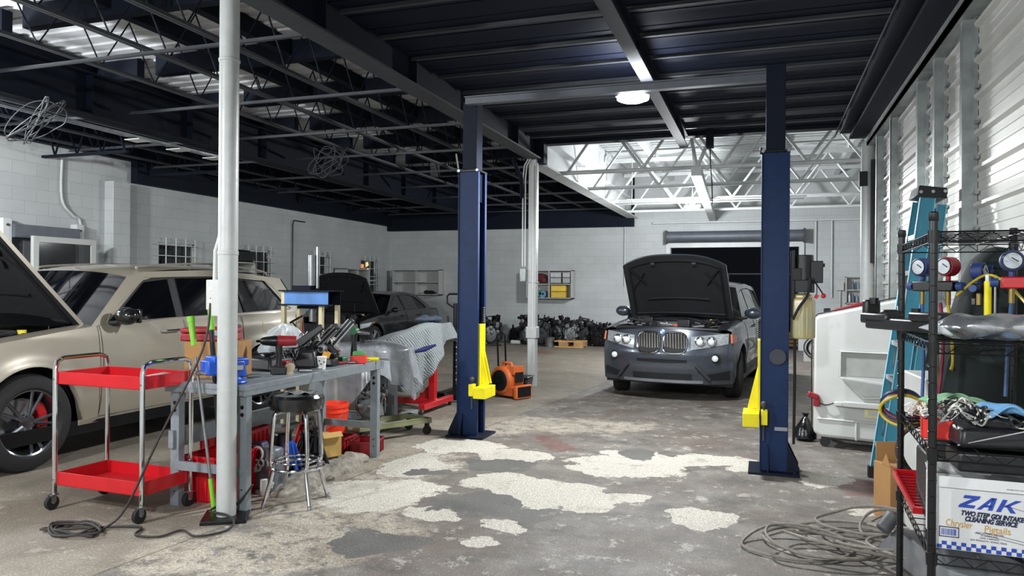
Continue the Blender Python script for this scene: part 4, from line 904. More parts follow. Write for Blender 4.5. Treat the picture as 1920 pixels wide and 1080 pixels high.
OUT = [(.52, 1.055), (1.05, 1.55), (1.3, 1.60), (2.2, 1.62), (3.4, 1.55), (3.66, 1.2), (3.66, 1.12), (1.5, 1.08)]
X.ring(OUT, DLO, gp)
for sg in (1, -1):
    X.patch(DLO, black_plastic, 'window_trim', -.02, sg, surf=X.G)
    for nm, pts in (('front_side_window', [(.82, 1.12), (1.24, 1.47), (1.58, 1.51), (1.58, 1.12)]), ('rear_side_window', [(1.68, 1.125), (1.68, 1.52), (2.2, 1.535), (2.55, 1.52), (2.55, 1.13)])): X.patch(pts, glassm, nm, -.012, sg, surf=X.G)
    x = X.W(.8, 1.05); g = B(); g.sph((sg*(x+.12), .72, 1.17), (.125, .08, .085)); mm = g.obj('side_mirror', gp, XE); g = B(); g.tube([(sg*(x-.05), .70, 1.09), (sg*(x+.04), .71, 1.11)], .025, 8); g.obj('mirror_arm', black_plastic, mm); g = B(); g.box((sg*(x+.12), .795, 1.17), (.19, .01, .12)); g.obj('mirror_glass', glassm, mm)
X.roof(gp); X.screen(.50, 1.06, 1.05, 1.55, -.22, -.08, glassm, 'windshield'); X.screen(3.72, 1.12, 3.42, 1.55, .03, .04, glassm, 'rear_window')
g = B(); g.grid(lambda u, v: ((2*u-1)*X.W(3.7, .34+.78*v), 3.7+.08*(1-(2*u-1)**2), .34+.79*v), 12, 6); g.obj('tailgate', gp, XE)
g = B(); g.grid(lambda u, v: ((2*u-1)*.80, .40+.1*v-.2*(1-(2*u-1)**2), 1.03+.03*v), 12, 3); g.obj('cowl_panel', mat('grey_cowl', '#55595e', .3, .2), XE)
for y in (.603, 1.623, 2.503): X.seam(y, .36, y+.02, 1.05)
for y in (1.45, 2.35): g = B(); x = X.W(y, .95); g.tube([(x, y-.1, .95), (x+.03, y-.08, .955), (x+.03, y+.08, .96), (x, y+.1, .965)], .012, 8); g.obj('door_handle', gp, XE)
X.patch([(.45, .30), (2.36, .30), (2.36, .42), (.45, .42)], clad, 'sill_cladding', .010, 1); X.patch([(.45, .30), (2.36, .30), (2.36, .42), (.45, .42)], clad, 'sill_cladding', .010, -1)
X.liner(); X.hood(.40, 1.12, .76, .74, 1.12, 52, gp, mat('hood_liner', '#15161a'), .17, .06)
bay(XE, .70, -.52, .38, .89, 1.04, 11)
g = B(); g.tube([(-.7, -.62, .97), (0, -.76, .985), (.7, -.62, .97)], .03, 8, smooth=6); g.obj('radiator_support', black_plastic, XE)
g = B()
for i in range(26): x = rnd(-.62, .62); g.box((x, rnd(-.66, .2), rnd(.98, 1.05)), (rnd(.06, .2), rnd(.015, .05), .016), (0, rnd(-10, 10), rnd(-25, 25)))
g.obj('bright_fitting', steel, XE)
g = B(); g.box((.12, -.62, 1.03), (.09, .03, .02), (0, 0, -25)); g.obj('warning_tag', mat('tag_orange', '#d4593a', .5), XE)
g = B(); g.span((-.88, -.5, .2), (.88, 3.55, .33)); g.obj('underbody', black_metal, XE, ang=0)
for x, y, s, st_ in ((.80, 0, 1, 14), (.80, 2.81, 1, 0), (-.80, 0, -1, 14), (-.80, 2.81, -1, 0)): wheel(XE, x, y, .355, .245, .235, 5, bright_rim, s, steer=st_)

# ------------------------------------------------------------ two post lift
LI = thing('two_post_lift', 'navy blue two post car lift with yellow carriages standing in the middle of the floor', 'car lift', (0, 0, 0))
def post(x, y, inner, H=2.70, T=3.42, tilt=0):
    # inner: +1 when the carriage side looks towards +X
    s = inner
    b = B(); b.span((x-.105, y-.11, .02), (x+.105, y-.10, H)); b.span((x-.105, y+.10, .02), (x+.105, y+.11, H))
    xo = x-s*.105; b.span((xo-.006, y-.12, .02), (xo+.006, y+.12, H)); xi = x+s*.105
    b.span((xi-.006, y-.12, .02), (xi+.006, y-.075, H)); b.span((xi-.006, y+.075, .02), (xi+.006, y+.12, H))
    c = b.obj('column', navy if s < 0 else navy, LI, bev=.003)
    b = B(); b.span((x-.08, y-.08, H-.3), (x+.075, y+.08, T)); b.obj('column_extension', navy_dark, LI, bev=.003)
    b = B(); b.span((x-.115, y-.12, H), (x+.115, y+.12, H+.02)); b.span((x-.125, y-.13, H-.01), (x-.105, y-.09, H+.04)); o = b.obj('top_clamp', black_metal, LI, bev=.003)
    b = B()
    for q in (-1, 1): b.cyl((x+q*.10, y-.14, H+.01), (x+q*.10, y-.12, H+.01), .014, n=8)
    islands(b, 'clamp_bolt', steel, o)
    b = B(); b.span((x-.20, y-.20, 0), (x+.20, y+.20, .022)); bp = b.obj('base_plate', navy_dark, LI, bev=.003)
    b = B()
    for q in (-1, 1):
        b.prism([(x-s*.105, .02), (x-s*.20, .02), (x-s*.20, .06), (x-s*.105, .26)] if True else [], 'XZ', y+q*.115-.006, y+q*.115+.006)
        b.cyl((x-s*.165, y+q*.17, .02), (x-s*.165, y+q*.17, .05), .018, n=8)
    b.prism([(y-.12, .02), (y-.2, .02), (y-.2, .05), (y-.12, .24)], 'YZ', x-.05, x-.04)
    islands(b, 'gusset', navy_dark, LI)
    return c
post(-2.84, 7.08, 1); post(.095, 6.60, -1, 2.66, 3.40)
b = B(); b.span((-2.84, 6.86, 3.36), (.1, 6.94, 3.44)); b.span((-2.84, 6.83, 3.42), (.1, 6.97, 3.43)); b.obj('overhead_bar', mat('overhead_grey', '#5a5e66', .5), LI, ang=0)
# second profile of the left post (rear rail seen beside it)
def carriage(x, y, s, zb, zt):
    b = B(); b.span((x+s*.08, y-.08, zb+.02), (x+s*.13, y+.06, zt)); b.prism([(x+s*.12, zb+.1), (x+s*.21, zb+.1), (x+s*.13, zb+.45)], 'XZ', y-.05, y-.03); b.prism([(x+s*.12, zb+.1), (x+s*.21, zb+.1), (x+s*.13, zb+.45)], 'XZ', y+.03, y+.05)
    c = b.obj('carriage', yellow, LI, bev=.003)
    b = B(); b.box((x+s*.18, y-.09, zb+.03), (.13, .30, .11), (0, 0, 0)); b.box((x+s*.075, y-.16, zb+.05), (.05, .08, .12)); b.obj('arm_bracket', yellow, c, bev=.004)
    b = B(); b.sph((x+s*.08, y-.18, zb+.16), .025); b.cyl((x+s*.08, y-.18, zb-.14), (x+s*.08, y-.18, zb+.15), .008, n=8); b.obj('lock_pin', dark_strip, c)
    b = B()
    for k in range(9): b.torus((x+s*.12, y+.02, zt+.02+.018*k), .02, .007, 'Z', 12, 5)
    b.obj('coil_hose', black_plastic, c)
carriage(-2.84, 7.08, 1, .44, 1.15); carriage(.095, 6.60, -1, .42, 1.10)
b = B(); b.cyl((.12, 6.475, .97), (.12, 6.455, .97), .065, n=28); b.obj('round_cover_plate', dark_strip, LI)
b = B(); b.tube([(.25, 6.52, 1.3), (.255, 6.52, .8), (.25, 6.52, .25)], .013, 6); b.obj('black_hose', rubber, LI)
b = B(); b.span((.10, 6.468, .36), (.2, 6.476, .39)); b.obj('maker_tag', mat('tag_grey', '#8d9298', .4), LI)
# power unit on the outer side of the post
b = B(); b.span((.22, 6.50, 1.30), (.25, 6.70, 1.85)); b.span((.23, 6.48, 1.6), (.30, 6.52, 1.7)); b.obj('unit_bracket', black_metal, LI, bev=.003)
pu = B(); pu.cyl((.325, 6.55, 1.60), (.325, 6.55, 1.81), .07, n=24); pu.span((.37, 6.50, 1.58), (.465, 6.60, 1.76)); pu.span((.465, 6.52, 1.71), (.48, 6.58, 1.74)); pu.span((.25, 6.49, 1.5), (.40, 6.61, 1.62)); pm = pu.obj('motor', black_plastic, LI, bev=.006)
b = B(); pts = [(0, .085), (.01, .098), (.30, .098), (.33, .092), (.335, .080), (.36, .078), (.375, .03)]
oil = mat('yellowed_clear_tank', '#c9b572', .25, 0, .1, 6, alpha=.92, coat=.5, col2='#a9a586')
b.at((.315, 6.55, 1.12)); b.lathe(pts, n=8); b.obj('oil_tank', oil, LI, bev=.012)
b = B()
for k in range(10): a = 2*PI*k/10; b.span((.315+.088*math.cos(a)-.006, 6.55+.088*math.sin(a)-.006, 1.15), (.315+.088*math.cos(a)+.006, 6.55+.088*math.sin(a)+.006, 1.38))
b.obj('tank_rib', mat('tank_lower', '#b9b68f', .3, 0, .1, 6), LI, bev=.004)
b = B(); b.tube([(.36, 6.46, 1.56), (.34, 6.44, 1.47), (.28, 6.43, 1.38), (.235, 6.44, 1.28)], .011, 8, smooth=4); b.cyl((.36, 6.46, 1.52), (.365, 6.46, 1.62), .014, n=8); b.obj('pressure_hose', rubber, LI)
b = B(); b.cyl((.37, 6.46, 1.60), (.40, 6.46, 1.58), .01, n=8); b.tube([(.39, 6.46, 1.60), (.43, 6.45, 1.54), (.46, 6.45, 1.49)], .006, 6); lv = b.obj('lowering_lever', black_metal, LI); b = B(); b.sph((.465, 6.45, 1.475), .02); b.box((.41, 6.45, 1.47), (.03, .02, .035), (0, 40, 0)); b.obj('lever_knob', red, lv)

# ------------------------------------------------------------ red utility cart
CT = thing('utility_cart', 'red two tray utility cart with chrome tube legs beside the near white column', 'cart', (-4.14, 3.94, 0), -2)
def tray(z0, z1, name):
    hx, hy = .375, .195; b = B(); b.span((-hx, -hy, z0), (hx, hy, z0+.006)); b.span((-hx, -hy, z0), (hx, -hy+.004, z1)); b.span((-hx, hy-.004, z0), (hx, hy, z1)); b.span((-hx, -hy, z0), (-hx+.004, hy, z1)); b.span((hx-.004, -hy, z0), (hx, hy, z1))
    b.span((-hx+.09, -.09, z0+.006), (hx-.09, .09, z0+.012)); b.obj(name, red, CT, bev=.002)
tray(.16, .25, 'lower_tray'); tray(.845, .93, 'upper_tray')
for sx in (-1, 1):
    x = sx*.39; b = B(); b.tube([(x, -.205, .09), (x, -.205, .95), (x, -.19, 1.0), (x, -.14, 1.02), (x, .14, 1.02), (x, .19, 1.0), (x, .205, .95), (x, .205, .09)], .0155, 10); b.obj('leg_and_handle', chrome, CT)
    for sy in (-1, 1):
        c = B(); y = sy*.205; c.lathe([(-.014, .012), (-.014, .048), (.014, .048), (.014, .012)], (x, y-.02, .048), 'X', 24); w = c.obj('caster_wheel', rubber, CT, bev=.004)
        c = B(); c.span((x-.02, y-.035, .05), (x-.016, y+.0, .1)); c.span((x+.016, y-.035, .05), (x+.02, y+.0, .1)); c.span((x-.02, y-.03, .095), (x+.02, y+.02, .102)); c.cyl((x, y, .09), (x, y, .12), .012, n=8); c.cyl((x-.024, y-.02, .048), (x+.024, y-.02, .048), .008, n=8); c.obj('caster_fork', steel, w)
b = B()
for sx in (-1, 1):
    for sy in (-1, 1):
        for z in (.2, .88): b.cyl((sx*.39, sy*.222, z), (sx*.39, sy*.215, z), .007, n=8)
islands(b, 'tray_bolt', steel, CT)
for i, (x, y, a, l) in enumerate(((-4.12, 3.99, 10, 'black hand tool lying in the upper tray of the red cart'), (-4.02, 3.93, -25, 'black pliers lying in the upper tray of the red cart'), (-4.20, 4.03, 40, 'dark socket wrench in the upper tray of the red cart'))):
    t = thing('hand_tool', l, 'tool', (x, y, .856), a, 'tools in the cart tray'); b = B(); b.box((0, 0, .012), (.16, .022, .018)); b.box((.07, .012, .012), (.05, .03, .02), (0, 0, 30)); b.box((.07, -.012, .012), (.05, .02, .02), (0, 0, -30)); b.obj('tool_body', black_metal, t, bev=.004)
t = thing('paper_sheet', 'folded white paper at the column end of the cart upper tray', 'paper', (-3.86, 4.0, .855), 12); b = B(); b.box((0, 0, .055), (.12, .2, .003), (0, 6, 0)); b.box((0, 0, .035), (.11, .19, .003), (0, 0, 0)); b.box((-.03, 0, .015), (.05, .18, .03)); b.obj('sheet', white_pl, t)

# ------------------------------------------------------------ steel workbench
WB = thing('workbench', 'long grey steel workbench loaded with tools behind the near white column', 'workbench', (-3.28, 4.06, 0), 0)
b = B(); b.span((-.62, -.005, .825), (.04, 1.89, .86)); b.span((-.62, -.005, .79), (-.60, 1.89, .825)); b.span((.03, -.005, .785), (.04, 1.89, .825)); b.span((-.60, -.005, .79), (.03, .003, .825)); b.span((-.60, 1.88, .79), (.03, 1.89, .825)); b.obj('bench_top', grey_steel, WB, bev=.003)
for x, y in ((0, .03), (0, 1.79), (-.56, .03), (-.56, 1.79)):
    b = B(); b.span((x-.035, y-.004, 0), (x+.035, y, .80)); b.span((x-.035, y, 0), (x-.031, y+.05, .8)); b.span((x+.031, y, 0), (x+.035, y+.05, .8)); b.obj('leg', grey_steel, WB, ang=0)
    b = B()
    for z in (.10, .16, .66, .71): b.cyl((x, y-.0045, z), (x, y-.006, z), .014 if z > .5 else .006, n=12)
    islands(b, 'leg_hole', black_metal, WB)
for y in (.02, 1.81):
    b = B(); b.span((-.56, y, .25), (0, y+.02, .31)); b.obj('leg_stretcher', grey_steel, WB, ang=0)
b = B(); b.span((-.59, 0, .40), (-.55, 1.84, .52)); b.obj('rear_stretcher', grey_steel, WB, ang=0)
BT = .86
def on(x, y, dz=0): return (x, y, BT+dz)
# blue vise
t = thing('bench_vise', 'blue bench vise clamped at the near end of the workbench', 'vise', on(-3.40, 4.13), 70)
b = B(); b.lathe([(0, .10), (.02, .10), (.03, .07), (.06, .06)], n=24); b.box((0, 0, .10), (.16, .13, .11), taper=.8); b.box((.0, .0, .145), (.20, .10, .05)); b.obj('vise_body', blue_pl, t, bev=.012)
b = B(); b.box((-.15, 0, .12), (.10, .11, .10)); b.box((-.09, 0, .09), (.1, .06, .06)); b.box((-.14, 0, .17), (.05, .12, .05)); b.obj('sliding_jaw', blue_pl, t, bev=.01)
b = B(); b.cyl((-.20, 0, .09), (-.25, 0, .09), .016, n=10); b.cyl((-.235, -.09, .09), (-.235, .09, .09), .007, n=8); b.obj('screw_handle', steel, t)
b = B(); b.box((.02, -.067, .11), (.045, .003, .03)); b.obj('white_label', white_pl, t)
# cardboard box and red case behind
t = thing('cardboard_box', 'open brown cardboard box on the workbench under the red case', 'box', on(-3.78, 4.45), 20); b = B(); b.span((-.19, -.15, 0), (.19, .15, .26)); b.obj('box_body', cardboard, t, bev=.003)
t = thing('tool_case', 'dark red plastic tool case on top of the cardboard box', 'case', on(-3.82, 4.42, .26), 22); b = B(); b.box((0, 0, .03), (.36, .26, .055)); b.obj('case_bottom', dkred, t, bev=.01); b = B(); b.box((0, 0, .078), (.36, .26, .035)); b.obj('case_lid', dkred, t, bev=.01); b = B(); b.box((.08, -.135, .06), (.04, .015, .04)); b.obj('latch', steel, t, bev=.003)
# impact wrench standing upright
t = thing('impact_wrench', 'red and black cordless impact wrench standing upright on the workbench', 'power tool', on(-3.43, 4.68), 35)
b = B(); b.box((0, 0, .03), (.115, .075, .06)); b.obj('battery', black_plastic, t, bev=.008); b = B(); b.tube([(0, 0, .05), (.005, 0, .13), (0, 0, .22)], [.024, .022, .028], 12); b.obj('grip', black_plastic, t)
b = B(); b.cyl((-.01, 0, .25), (.13, 0, .25), .042, .036, n=20); b.obj('motor_housing', dkred, t, bev=.006); b = B(); b.lathe([(-.12, .018), (-.10, .030), (-.02, .040), (0, .040)], (-.01, 0, .25), 'X', 20); b.cyl((-.16, 0, .25), (-.11, 0, .25), .010, n=8); b.obj('nose', black_metal, t)
t = thing('grinding_disc', 'small round disc tool resting beside the upright impact wrench', 'disc', on(-3.36, 4.72), 20); b = B(); b.cyl((0, -.01, .05), (0, .01, .05), .035, n=20); b.box((0, 0, .012), (.04, .05, .024)); b.obj('disc_body', mat('tan_disc', '#a7977c', .5), t)
t = thing('red_power_tool', 'small red battery pack behind the upright impact wrench', 'battery', on(-3.52, 4.88), 10); b = B(); b.box((0, 0, .04), (.07, .09, .08)); b.obj('pack_body', dkred, t, bev=.01)
t = thing('paper_cup', 'white paper cup with a dark print standing on the workbench', 'cup', on(-3.33, 5.10)); b = B(); b.lathe([(0, .028), (.095, .038), (.10, .040), (.102, .037), (.09, .034), (.01, .026)], n=24); b.obj('cup_body', mat('white_cup', '#e6e6e2', .5, 0, .02, 20), t); b = B()
for z, a in ((.07, 0), (.045, .4), (.06, 1.1), (.03, -.5)): b.box((.036*math.sin(a)*.95, -.036*math.cos(a)*.95, z), (.014, .003, .009), (0, 0, math.degrees(a)))
b.obj('cup_print', black_plastic, t)
for i, (x, y, a, c, l) in enumerate(((-3.36, 5.45, 60, dkred, 'screwdriver with a dark red handle near the edge of the workbench'), (-3.30, 5.62, 75, steel, 'bare steel bit lying past the red screwdriver'), (-3.26, 5.80, 30, yellow, 'yellow handled tool at the far corner of the workbench'), (-3.30, 5.86, 38, yellow, 'second yellow handled tool at the far corner of the workbench, closer to the drape'), (-3.37, 4.92, 50, black_metal, 'black pliers on the bench between wrench and cup'), (-3.30, 4.84, 20, steel, 'small steel socket on the bench before the cup'), (-3.45, 4.42, 65, steel, 'long steel bar leaning by the blue vise'))):
    t = thing('hand_tool', l, 'tool', on(x, y), a, 'loose tools on the workbench'); b = B(); b.cyl((-.05, 0, .016), (.05, 0, .018), .014, .012, n=10); b.obj('handle', c, t); b = B(); b.cyl((.05, 0, .017), (.14, 0, .01), .005, n=8); b.obj('shank', steel, t)
t = thing('battery_charger', 'red battery with green clip pack at the far end of the workbench', 'battery', on(-3.30, 5.62), 20); b = B(); b.box((0, 0, .035), (.13, .09, .07)); b.obj('battery_body', mat('bright_red_plastic', '#d22a22', .4), t, bev=.006); b = B(); b.box((0, 0, .085), (.10, .07, .035)); b.obj('clip_top', mat('green_plastic', '#3f8f4e', .4), t, bev=.006)
t = thing('battery_charger', 'dark green battery pack lying behind the red one', 'battery', on(-3.42, 5.52), -10); b = B(); b.box((0, 0, .03), (.11, .07, .06)); b.obj('battery_body', mat('deep_green_plastic', '#24633c', .4), t, bev=.008)
t = thing('ratchet_drill', 'green nosed cordless ratchet standing behind the red battery', 'power tool', on(-3.42, 5.74), 10); b = B(); b.tube([(0, 0, 0), (0, 0, .16), (.0, 0, .24)], [.035, .024, .03], 12); b.obj('grip', black_plastic, t); b = B(); b.cyl((0, -.03, .27), (0, .04, .27), .034, n=20); b.obj('green_nose', mat('deep_green_plastic', '#24633c'), t); b = B(); b.cyl((.03, 0, .26), (.14, 0, .25), .02, .014, n=12); b.obj('tool_neck', steel, t)
t = thing('red_power_tool', 'red tool body lying among the black parts on the bench', 'power tool', on(-3.55, 5.60), 30); b = B(); b.box((0, 0, .09), (.13, .08, .06), (10, 20, 0)); b.box((0, 0, .03), (.08, .07, .06)); b.obj('tool_body', dkred, t, bev=.01)
# heap of black car parts on the bench
def part_bar(loc, rot, label, strips=True):
    t = thing('car_trim_part', label, 'car part', loc, 0, 'black car parts heaped on the workbench'); t.rotation_euler = [rad(a) for a in rot]
    b = B(); b.box((0, 0, 0), (.08, .06, .42), taper=.7); b.box((.02, .0, -.12), (.14, .09, .12)); b.obj('part_body', black_plastic, t, bev=.012)
    if strips:
        b = B()
        for k in range(3): b.box((-.03+.03*k, -.034, .04), (.010, .008, .30))
        b.obj('silver_strip', steel, t)
    return t
random.seed(3)
part_bar(on(-3.50, 5.36, .20), (10, 48, 10), 'slanted black car part with silver strips, topmost of the heap on the bench')
part_bar(on(-3.62, 5.25, .20), (-5, 52, 20), 'slanted plain black car part behind the silver striped one', False)
part_bar(on(-3.45, 5.50, .22), (0, 40, 30), 'short striped black car part leaning beside the battery packs')
for i, (x, y, r, l) in enumerate(((-3.60, 5.02, .045, 'round black air duct lying low on the heap behind the cup'), (-3.44, 5.28, .035, 'bright ringed pulley showing on the heap of black parts'), (-3.48, 5.36, .06, 'round black cap at the foot of the heap of black parts'), (-3.62, 5.12, .05, 'black ring at the far side of the heap of black parts'))):
    t = thing('round_car_part', l, 'car part', on(x, y, r+.01 + (.1 if i == 1 else 0))); b = B(); b.lathe([(-.03, r*.6), (-.03, r), (.02, r), (.03, r*.8)], axis='Y', n=22); b.obj('part_ring', black_plastic if i != 1 else steel, t, bev=.004); b = B(); b.cyl((0, -.035, 0), (0, -.03, 0), r*.55, n=18); b.obj('part_face', engine_dark, t)
for i, (x, y, sx, sy, sz, l) in enumerate(((-3.70, 4.95, .3, .3, .10, 'flat black plastic tray on the bench behind the impact wrench'), (-3.60, 5.25, .3, .34, .14, 'black plastic housing under the heap on the bench'), (-3.68, 5.58, .26, .26, .2, 'tall black housing at the back of the bench'), (-3.40, 5.33, .12, .14, .08, 'small black box at the front of the heap'))):
    t = thing('plastic_housing', l, 'car part', on(x, y), rnd(-20, 20)); b = B(); b.box((0, 0, sz/2), (sx, sy, sz), taper=.8); b.obj('housing_body', black_plastic, t, bev=.02); b = B()
    for k in range(4): b.box((rnd(-sx/3, sx/3), rnd(-sy/3, sy/3), sz+.01), (rnd(.03, .08), rnd(.02, .06), .02), (0, 0, rnd(0, 90)))
    for k in range(3): b.tube([(rnd(-sx/2, sx/2), rnd(-sy/2, sy/2), sz+rnd(0, .03)) for _ in range(4)], .006, 6, smooth=4)
    b.obj('housing_detail', engine_dark, t, bev=.004)
for x, y, l in ((-3.44, 5.33, 'yellow orange label sticker box on the heap of black parts'), (-3.38, 5.24, 'small tan sticker part in front of the heap')): t = thing('sticker_part', l, 'car part', on(x, y, .10)); b = B(); b.box((0, 0, .0), (.06, .02, .045), (0, 20, 20)); b.obj('part_body', mat('amber_label', '#c98d2c', .5), t, bev=.003)
t = thing('clear_wrap', 'crumpled clear plastic wrap on the bench behind the black parts', 'wrap', on(-3.78, 5.22)); b = B()
def crumple(u, v): a = 2*PI*u; r = .16*math.sin(PI*v)*(1+.25*math.sin(5*a+7*v)+.15*math.sin(11*a)); return (r*math.cos(a), r*math.sin(a), .16-.16*math.cos(PI*v)+.03*math.sin(9*a+5*v))
film = mat('clear_film', '#dfe6ea', .15, 0, .05, 8, alpha=.38, coat=.6, bump=.4, bscale=14)
film2 = mat('milky_film', '#aeb3b8', .22, 0, .15, 8, alpha=.5, coat=.3, bump=.4, bscale=9)
b.grid(crumple, 28, 14); b.obj('wrap_film', film, t)

# ------------------------------------------------------------ round stool
ST = thing('round_stool', 'round stool with black wrapped seat and chrome tube legs in front of the workbench', 'stool', (-3.10, 4.44, 0), 12)
b = B(); b.lathe([(.655, .0), (.655, .15), (.665, .182), (.70, .19), (.745, .19), (.765, .175), (.77, .12), (.768, 0)], n=40, cap=False); b.obj('seat', mat('black_wrapped_vinyl', '#101113', .18, 0, .2, 10, bump=.8, bscale=9, coat=.6), ST)
b = B(); b.grid(lambda u, v: (.09*(2*u-1)+.02, .06*(2*v-1), .775+.01*math.sin(9*u+5*v)), 6, 5); b.obj('worn_patch', mat('worn_grey', '#8b8c8a', .6, 0, .4, 40), ST)
for k in range(4):
    a = rad(45+90*k); c, s_ = math.cos(a), math.sin(a); b = B(); b.tube([(c*.04, s_*.04, .648), (c*.13, s_*.13, .645), (c*.165, s_*.165, .60), (c*.185, s_*.185, .32), (c*.17, s_*.17, .24), (c*.235, s_*.235, 0.01)], .015, 10, smooth=3); lg = b.obj('leg', chrome, ST); b = B(); b.cyl((c*.235, s_*.235, 0), (c*.232, s_*.232, .03), .015, n=12); b.obj('foot_cap', steel, lg)
b = B(); b.torus((0, 0, .26), .187, .0115, n=40); b.torus((0, 0, .30), .15, .008, n=36); b.obj('foot_ring', chrome, ST)

# ------------------------------------------------------------ things under the bench
t = thing('concrete_curb', 'long rough lump of broken concrete on the floor along the workbench', 'concrete lump', (-3.33, 5.10, 0), 3)
random.seed(4); nsr = [[rnd(-1, 1) for _ in range(40)] for _ in range(12)]
def curb(u, v):
    a = PI*v; i = int(u*38); j = int(v*10); r = 1+.18*nsr[j][i]+.1*math.sin(13*u+3*v); e = min(1, 6*u, 6*(1-u))**.5
    return (.15*math.cos(a)*r*e, -.62+1.35*u, .085*math.sin(a)*r*e)
b = B(); b.grid(curb, 44, 12); b.obj('lump', mat('rough_concrete', '#8b857a', .9, 0, .35, 18, 1., 25), t, ang=50)
def crate(loc, rz, sx, sy, sz, m, label, name='plastic_crate', ribs=True):
    t = thing(name, label, 'crate', loc, rz); b = B(); w = .008
    b.span((-sx/2, -sy/2, 0), (sx/2, sy/2, w)); b.span((-sx/2, -sy/2, 0), (sx/2, -sy/2+w, sz)); b.span((-sx/2, sy/2-w, 0), (sx/2, sy/2, sz)); b.span((-sx/2, -sy/2, 0), (-sx/2+w, sy/2, sz)); b.span((sx/2-w, -sy/2, 0), (sx/2, sy/2, sz)); b.obj('crate_body', m, t, ang=0)
    b = B(); b.span((-sx/2-.012, -sy/2-.012, sz-.02), (sx/2+.012, -sy/2+w, sz)); b.span((-sx/2-.012, sy/2-w, sz-.02), (sx/2+.012, sy/2+.012, sz)); b.span((-sx/2-.012, -sy/2, sz-.02), (-sx/2+w, sy/2, sz)); b.span((sx/2-w, -sy/2, sz-.02), (sx/2+.012, sy/2, sz))
    n = int(sx/.06)
    for k in range(n+1): x = -sx/2+sx*k/n; b.box((x, -sy/2-.003, sz/2), (.008, .01, sz)); b.box((x, sy/2+.003, sz/2), (.008, .01, sz))
    n = int(sy/.06)
    for k in range(n+1): y = -sy/2+sy*k/n; b.box((sx/2+.003, y, sz/2), (.01, .008, sz))
    b.obj('crate_rim', m, t, ang=0); return t
crate((-3.72, 4.42, 0), 3, .34, .42, .32, red, 'red plastic crate on the floor behind the near column')
crate((-3.95, 4.86, 0), 8, .42, .32, .40, red, 'taller red plastic crate at the back under the workbench')
crate((-3.42, 5.98, 0), 14, .22, .28, .13, dkred, 'small red tray on the floor at the far bench leg')
crate((-3.72, 5.98, 0), 5, .22, .24, .14, dkred, 'dark red bin behind the cardboard box under the bench')
t = thing('cardboard_box', 'small taped cardboard box with a blue dot on the floor under the workbench', 'box', (-3.56, 5.50, 0.075), -28); b = B(); b.span((-.13, -.09, 0), (.13, .09, .17)); b.obj('box_body', mat('light_cardboard', '#c9a560', .8, 0, .08, 6), t, bev=.003); b = B(); b.cyl((-.03, -.091, .11), (-.03, -.093, .11), .014, n=14); b.obj('blue_dot', blue_pl, t)
text('1.5A', .05, (-.12, -.092, .10), (90, 0, 0), black_plastic, t)
b = B(); b.box((0, -.12, .172), (.26, .06, .003), (30, 0, 0)); b.box((.14, 0, .19), (.05, .18, .003), (0, 50, 0)); b.obj('box_flap', mat('light_cardboard', '#c9a560'), t)
t = thing('plastic_bucket', 'orange red five gallon bucket behind the workbench leg', 'bucket', (-4.02, 6.35, 0)); b = B(); b.lathe([(0, .13), (.28, .150), (.285, .158), (.30, .158), (.305, .151), (.33, .152), (.335, .160), (.37, .160), (.372, .150), (.34, .145), (.02, .125)], n=32); b.obj('bucket_body', mat('orange_red_plastic', '#ee3c1e', .4, 0, .04, 6), t); b = B(); b.tube([(-.16, 0, .31), (-.10, -.14, .20), (0, -.19, .15), (.10, -.14, .20), (.16, 0, .31)], .004, 6, smooth=5); b.obj('bail_handle', steel, t)
def jack(loc, rz, m, label, h=.34):
    t = thing('jack_stand', label, 'jack stand', loc, rz); b = B()
    for a in (45, 135, 225, 315): c, s_ = math.cos(rad(a)), math.sin(rad(a)); b.tube([(c*.13, s_*.13, .01), (c*.035, s_*.035, h*.75)], [.018, .012], 6)
    b.cyl((0, 0, h*.35), (0, 0, h*.8), .04, .032, n=12); b.box((0, 0, .02), (.2, .2, .008)); b.obj('stand_base', m, t); b = B(); b.span((-.012, -.02, h*.6), (.012, .02, h)); b.box((0, 0, h), (.04, .09, .02)); b.obj('ratchet_post', black_metal, t); return t
jack((-3.52, 4.95, 0), 20, blue_pl, 'blue jack stand under the workbench behind the stool', .38)
jack((-3.56, 5.24, .02), 5, black_metal, 'black jack stand under the workbench next to the blue one', .36)
jack((-3.44, 5.18, .07), 40, black_metal, 'black jack stand on the concrete lump nearest the cardboard box', .3)
jack((-3.80, 5.55, 0), 15, red, 'red jack stand at the back under the workbench', .42)
random.seed(12)
for i, (x, y, w, l) in enumerate(((-3.48, 4.66, .2, 'grey and black packaged part standing under the bench behind the stool leg'), (-3.66, 4.76, .22, 'dark blue bag of parts under the bench'), (-3.74, 5.14, .26, 'black machine part on the floor at the back under the bench'), (-3.60, 5.36, .16, 'black coil of parts between the jack stands'))):
    t = thing('stored_part', l, 'car part', (x, y, 0), rnd(-30, 30)); b = B(); b.box((0, 0, .16), (w, .16, .32), (0, rnd(-12, 12), 0), .7); b.obj('part_body', [mat('packaging_grey', '#5d646b', .4, 0, .5, 18), mat('navy_bag', '#20294a', .5, 0, .3, 12), black_plastic, black_metal][i], t, bev=.02)
    b = B()
    for k in range(5): b.box((rnd(-w/2, w/2), -.08, rnd(.05, .3)), (rnd(.02, .06), .02, rnd(.01, .04)), (0, rnd(-30, 30), 0))
    for k in range(3): b.torus((rnd(-w/3, w/3), -.08, rnd(.1, .28)), rnd(.02, .05), .008, 'Y', 14, 5)
    islands(b, 'part_detail', [white_pl, steel, engine_grey, steel][i], t)
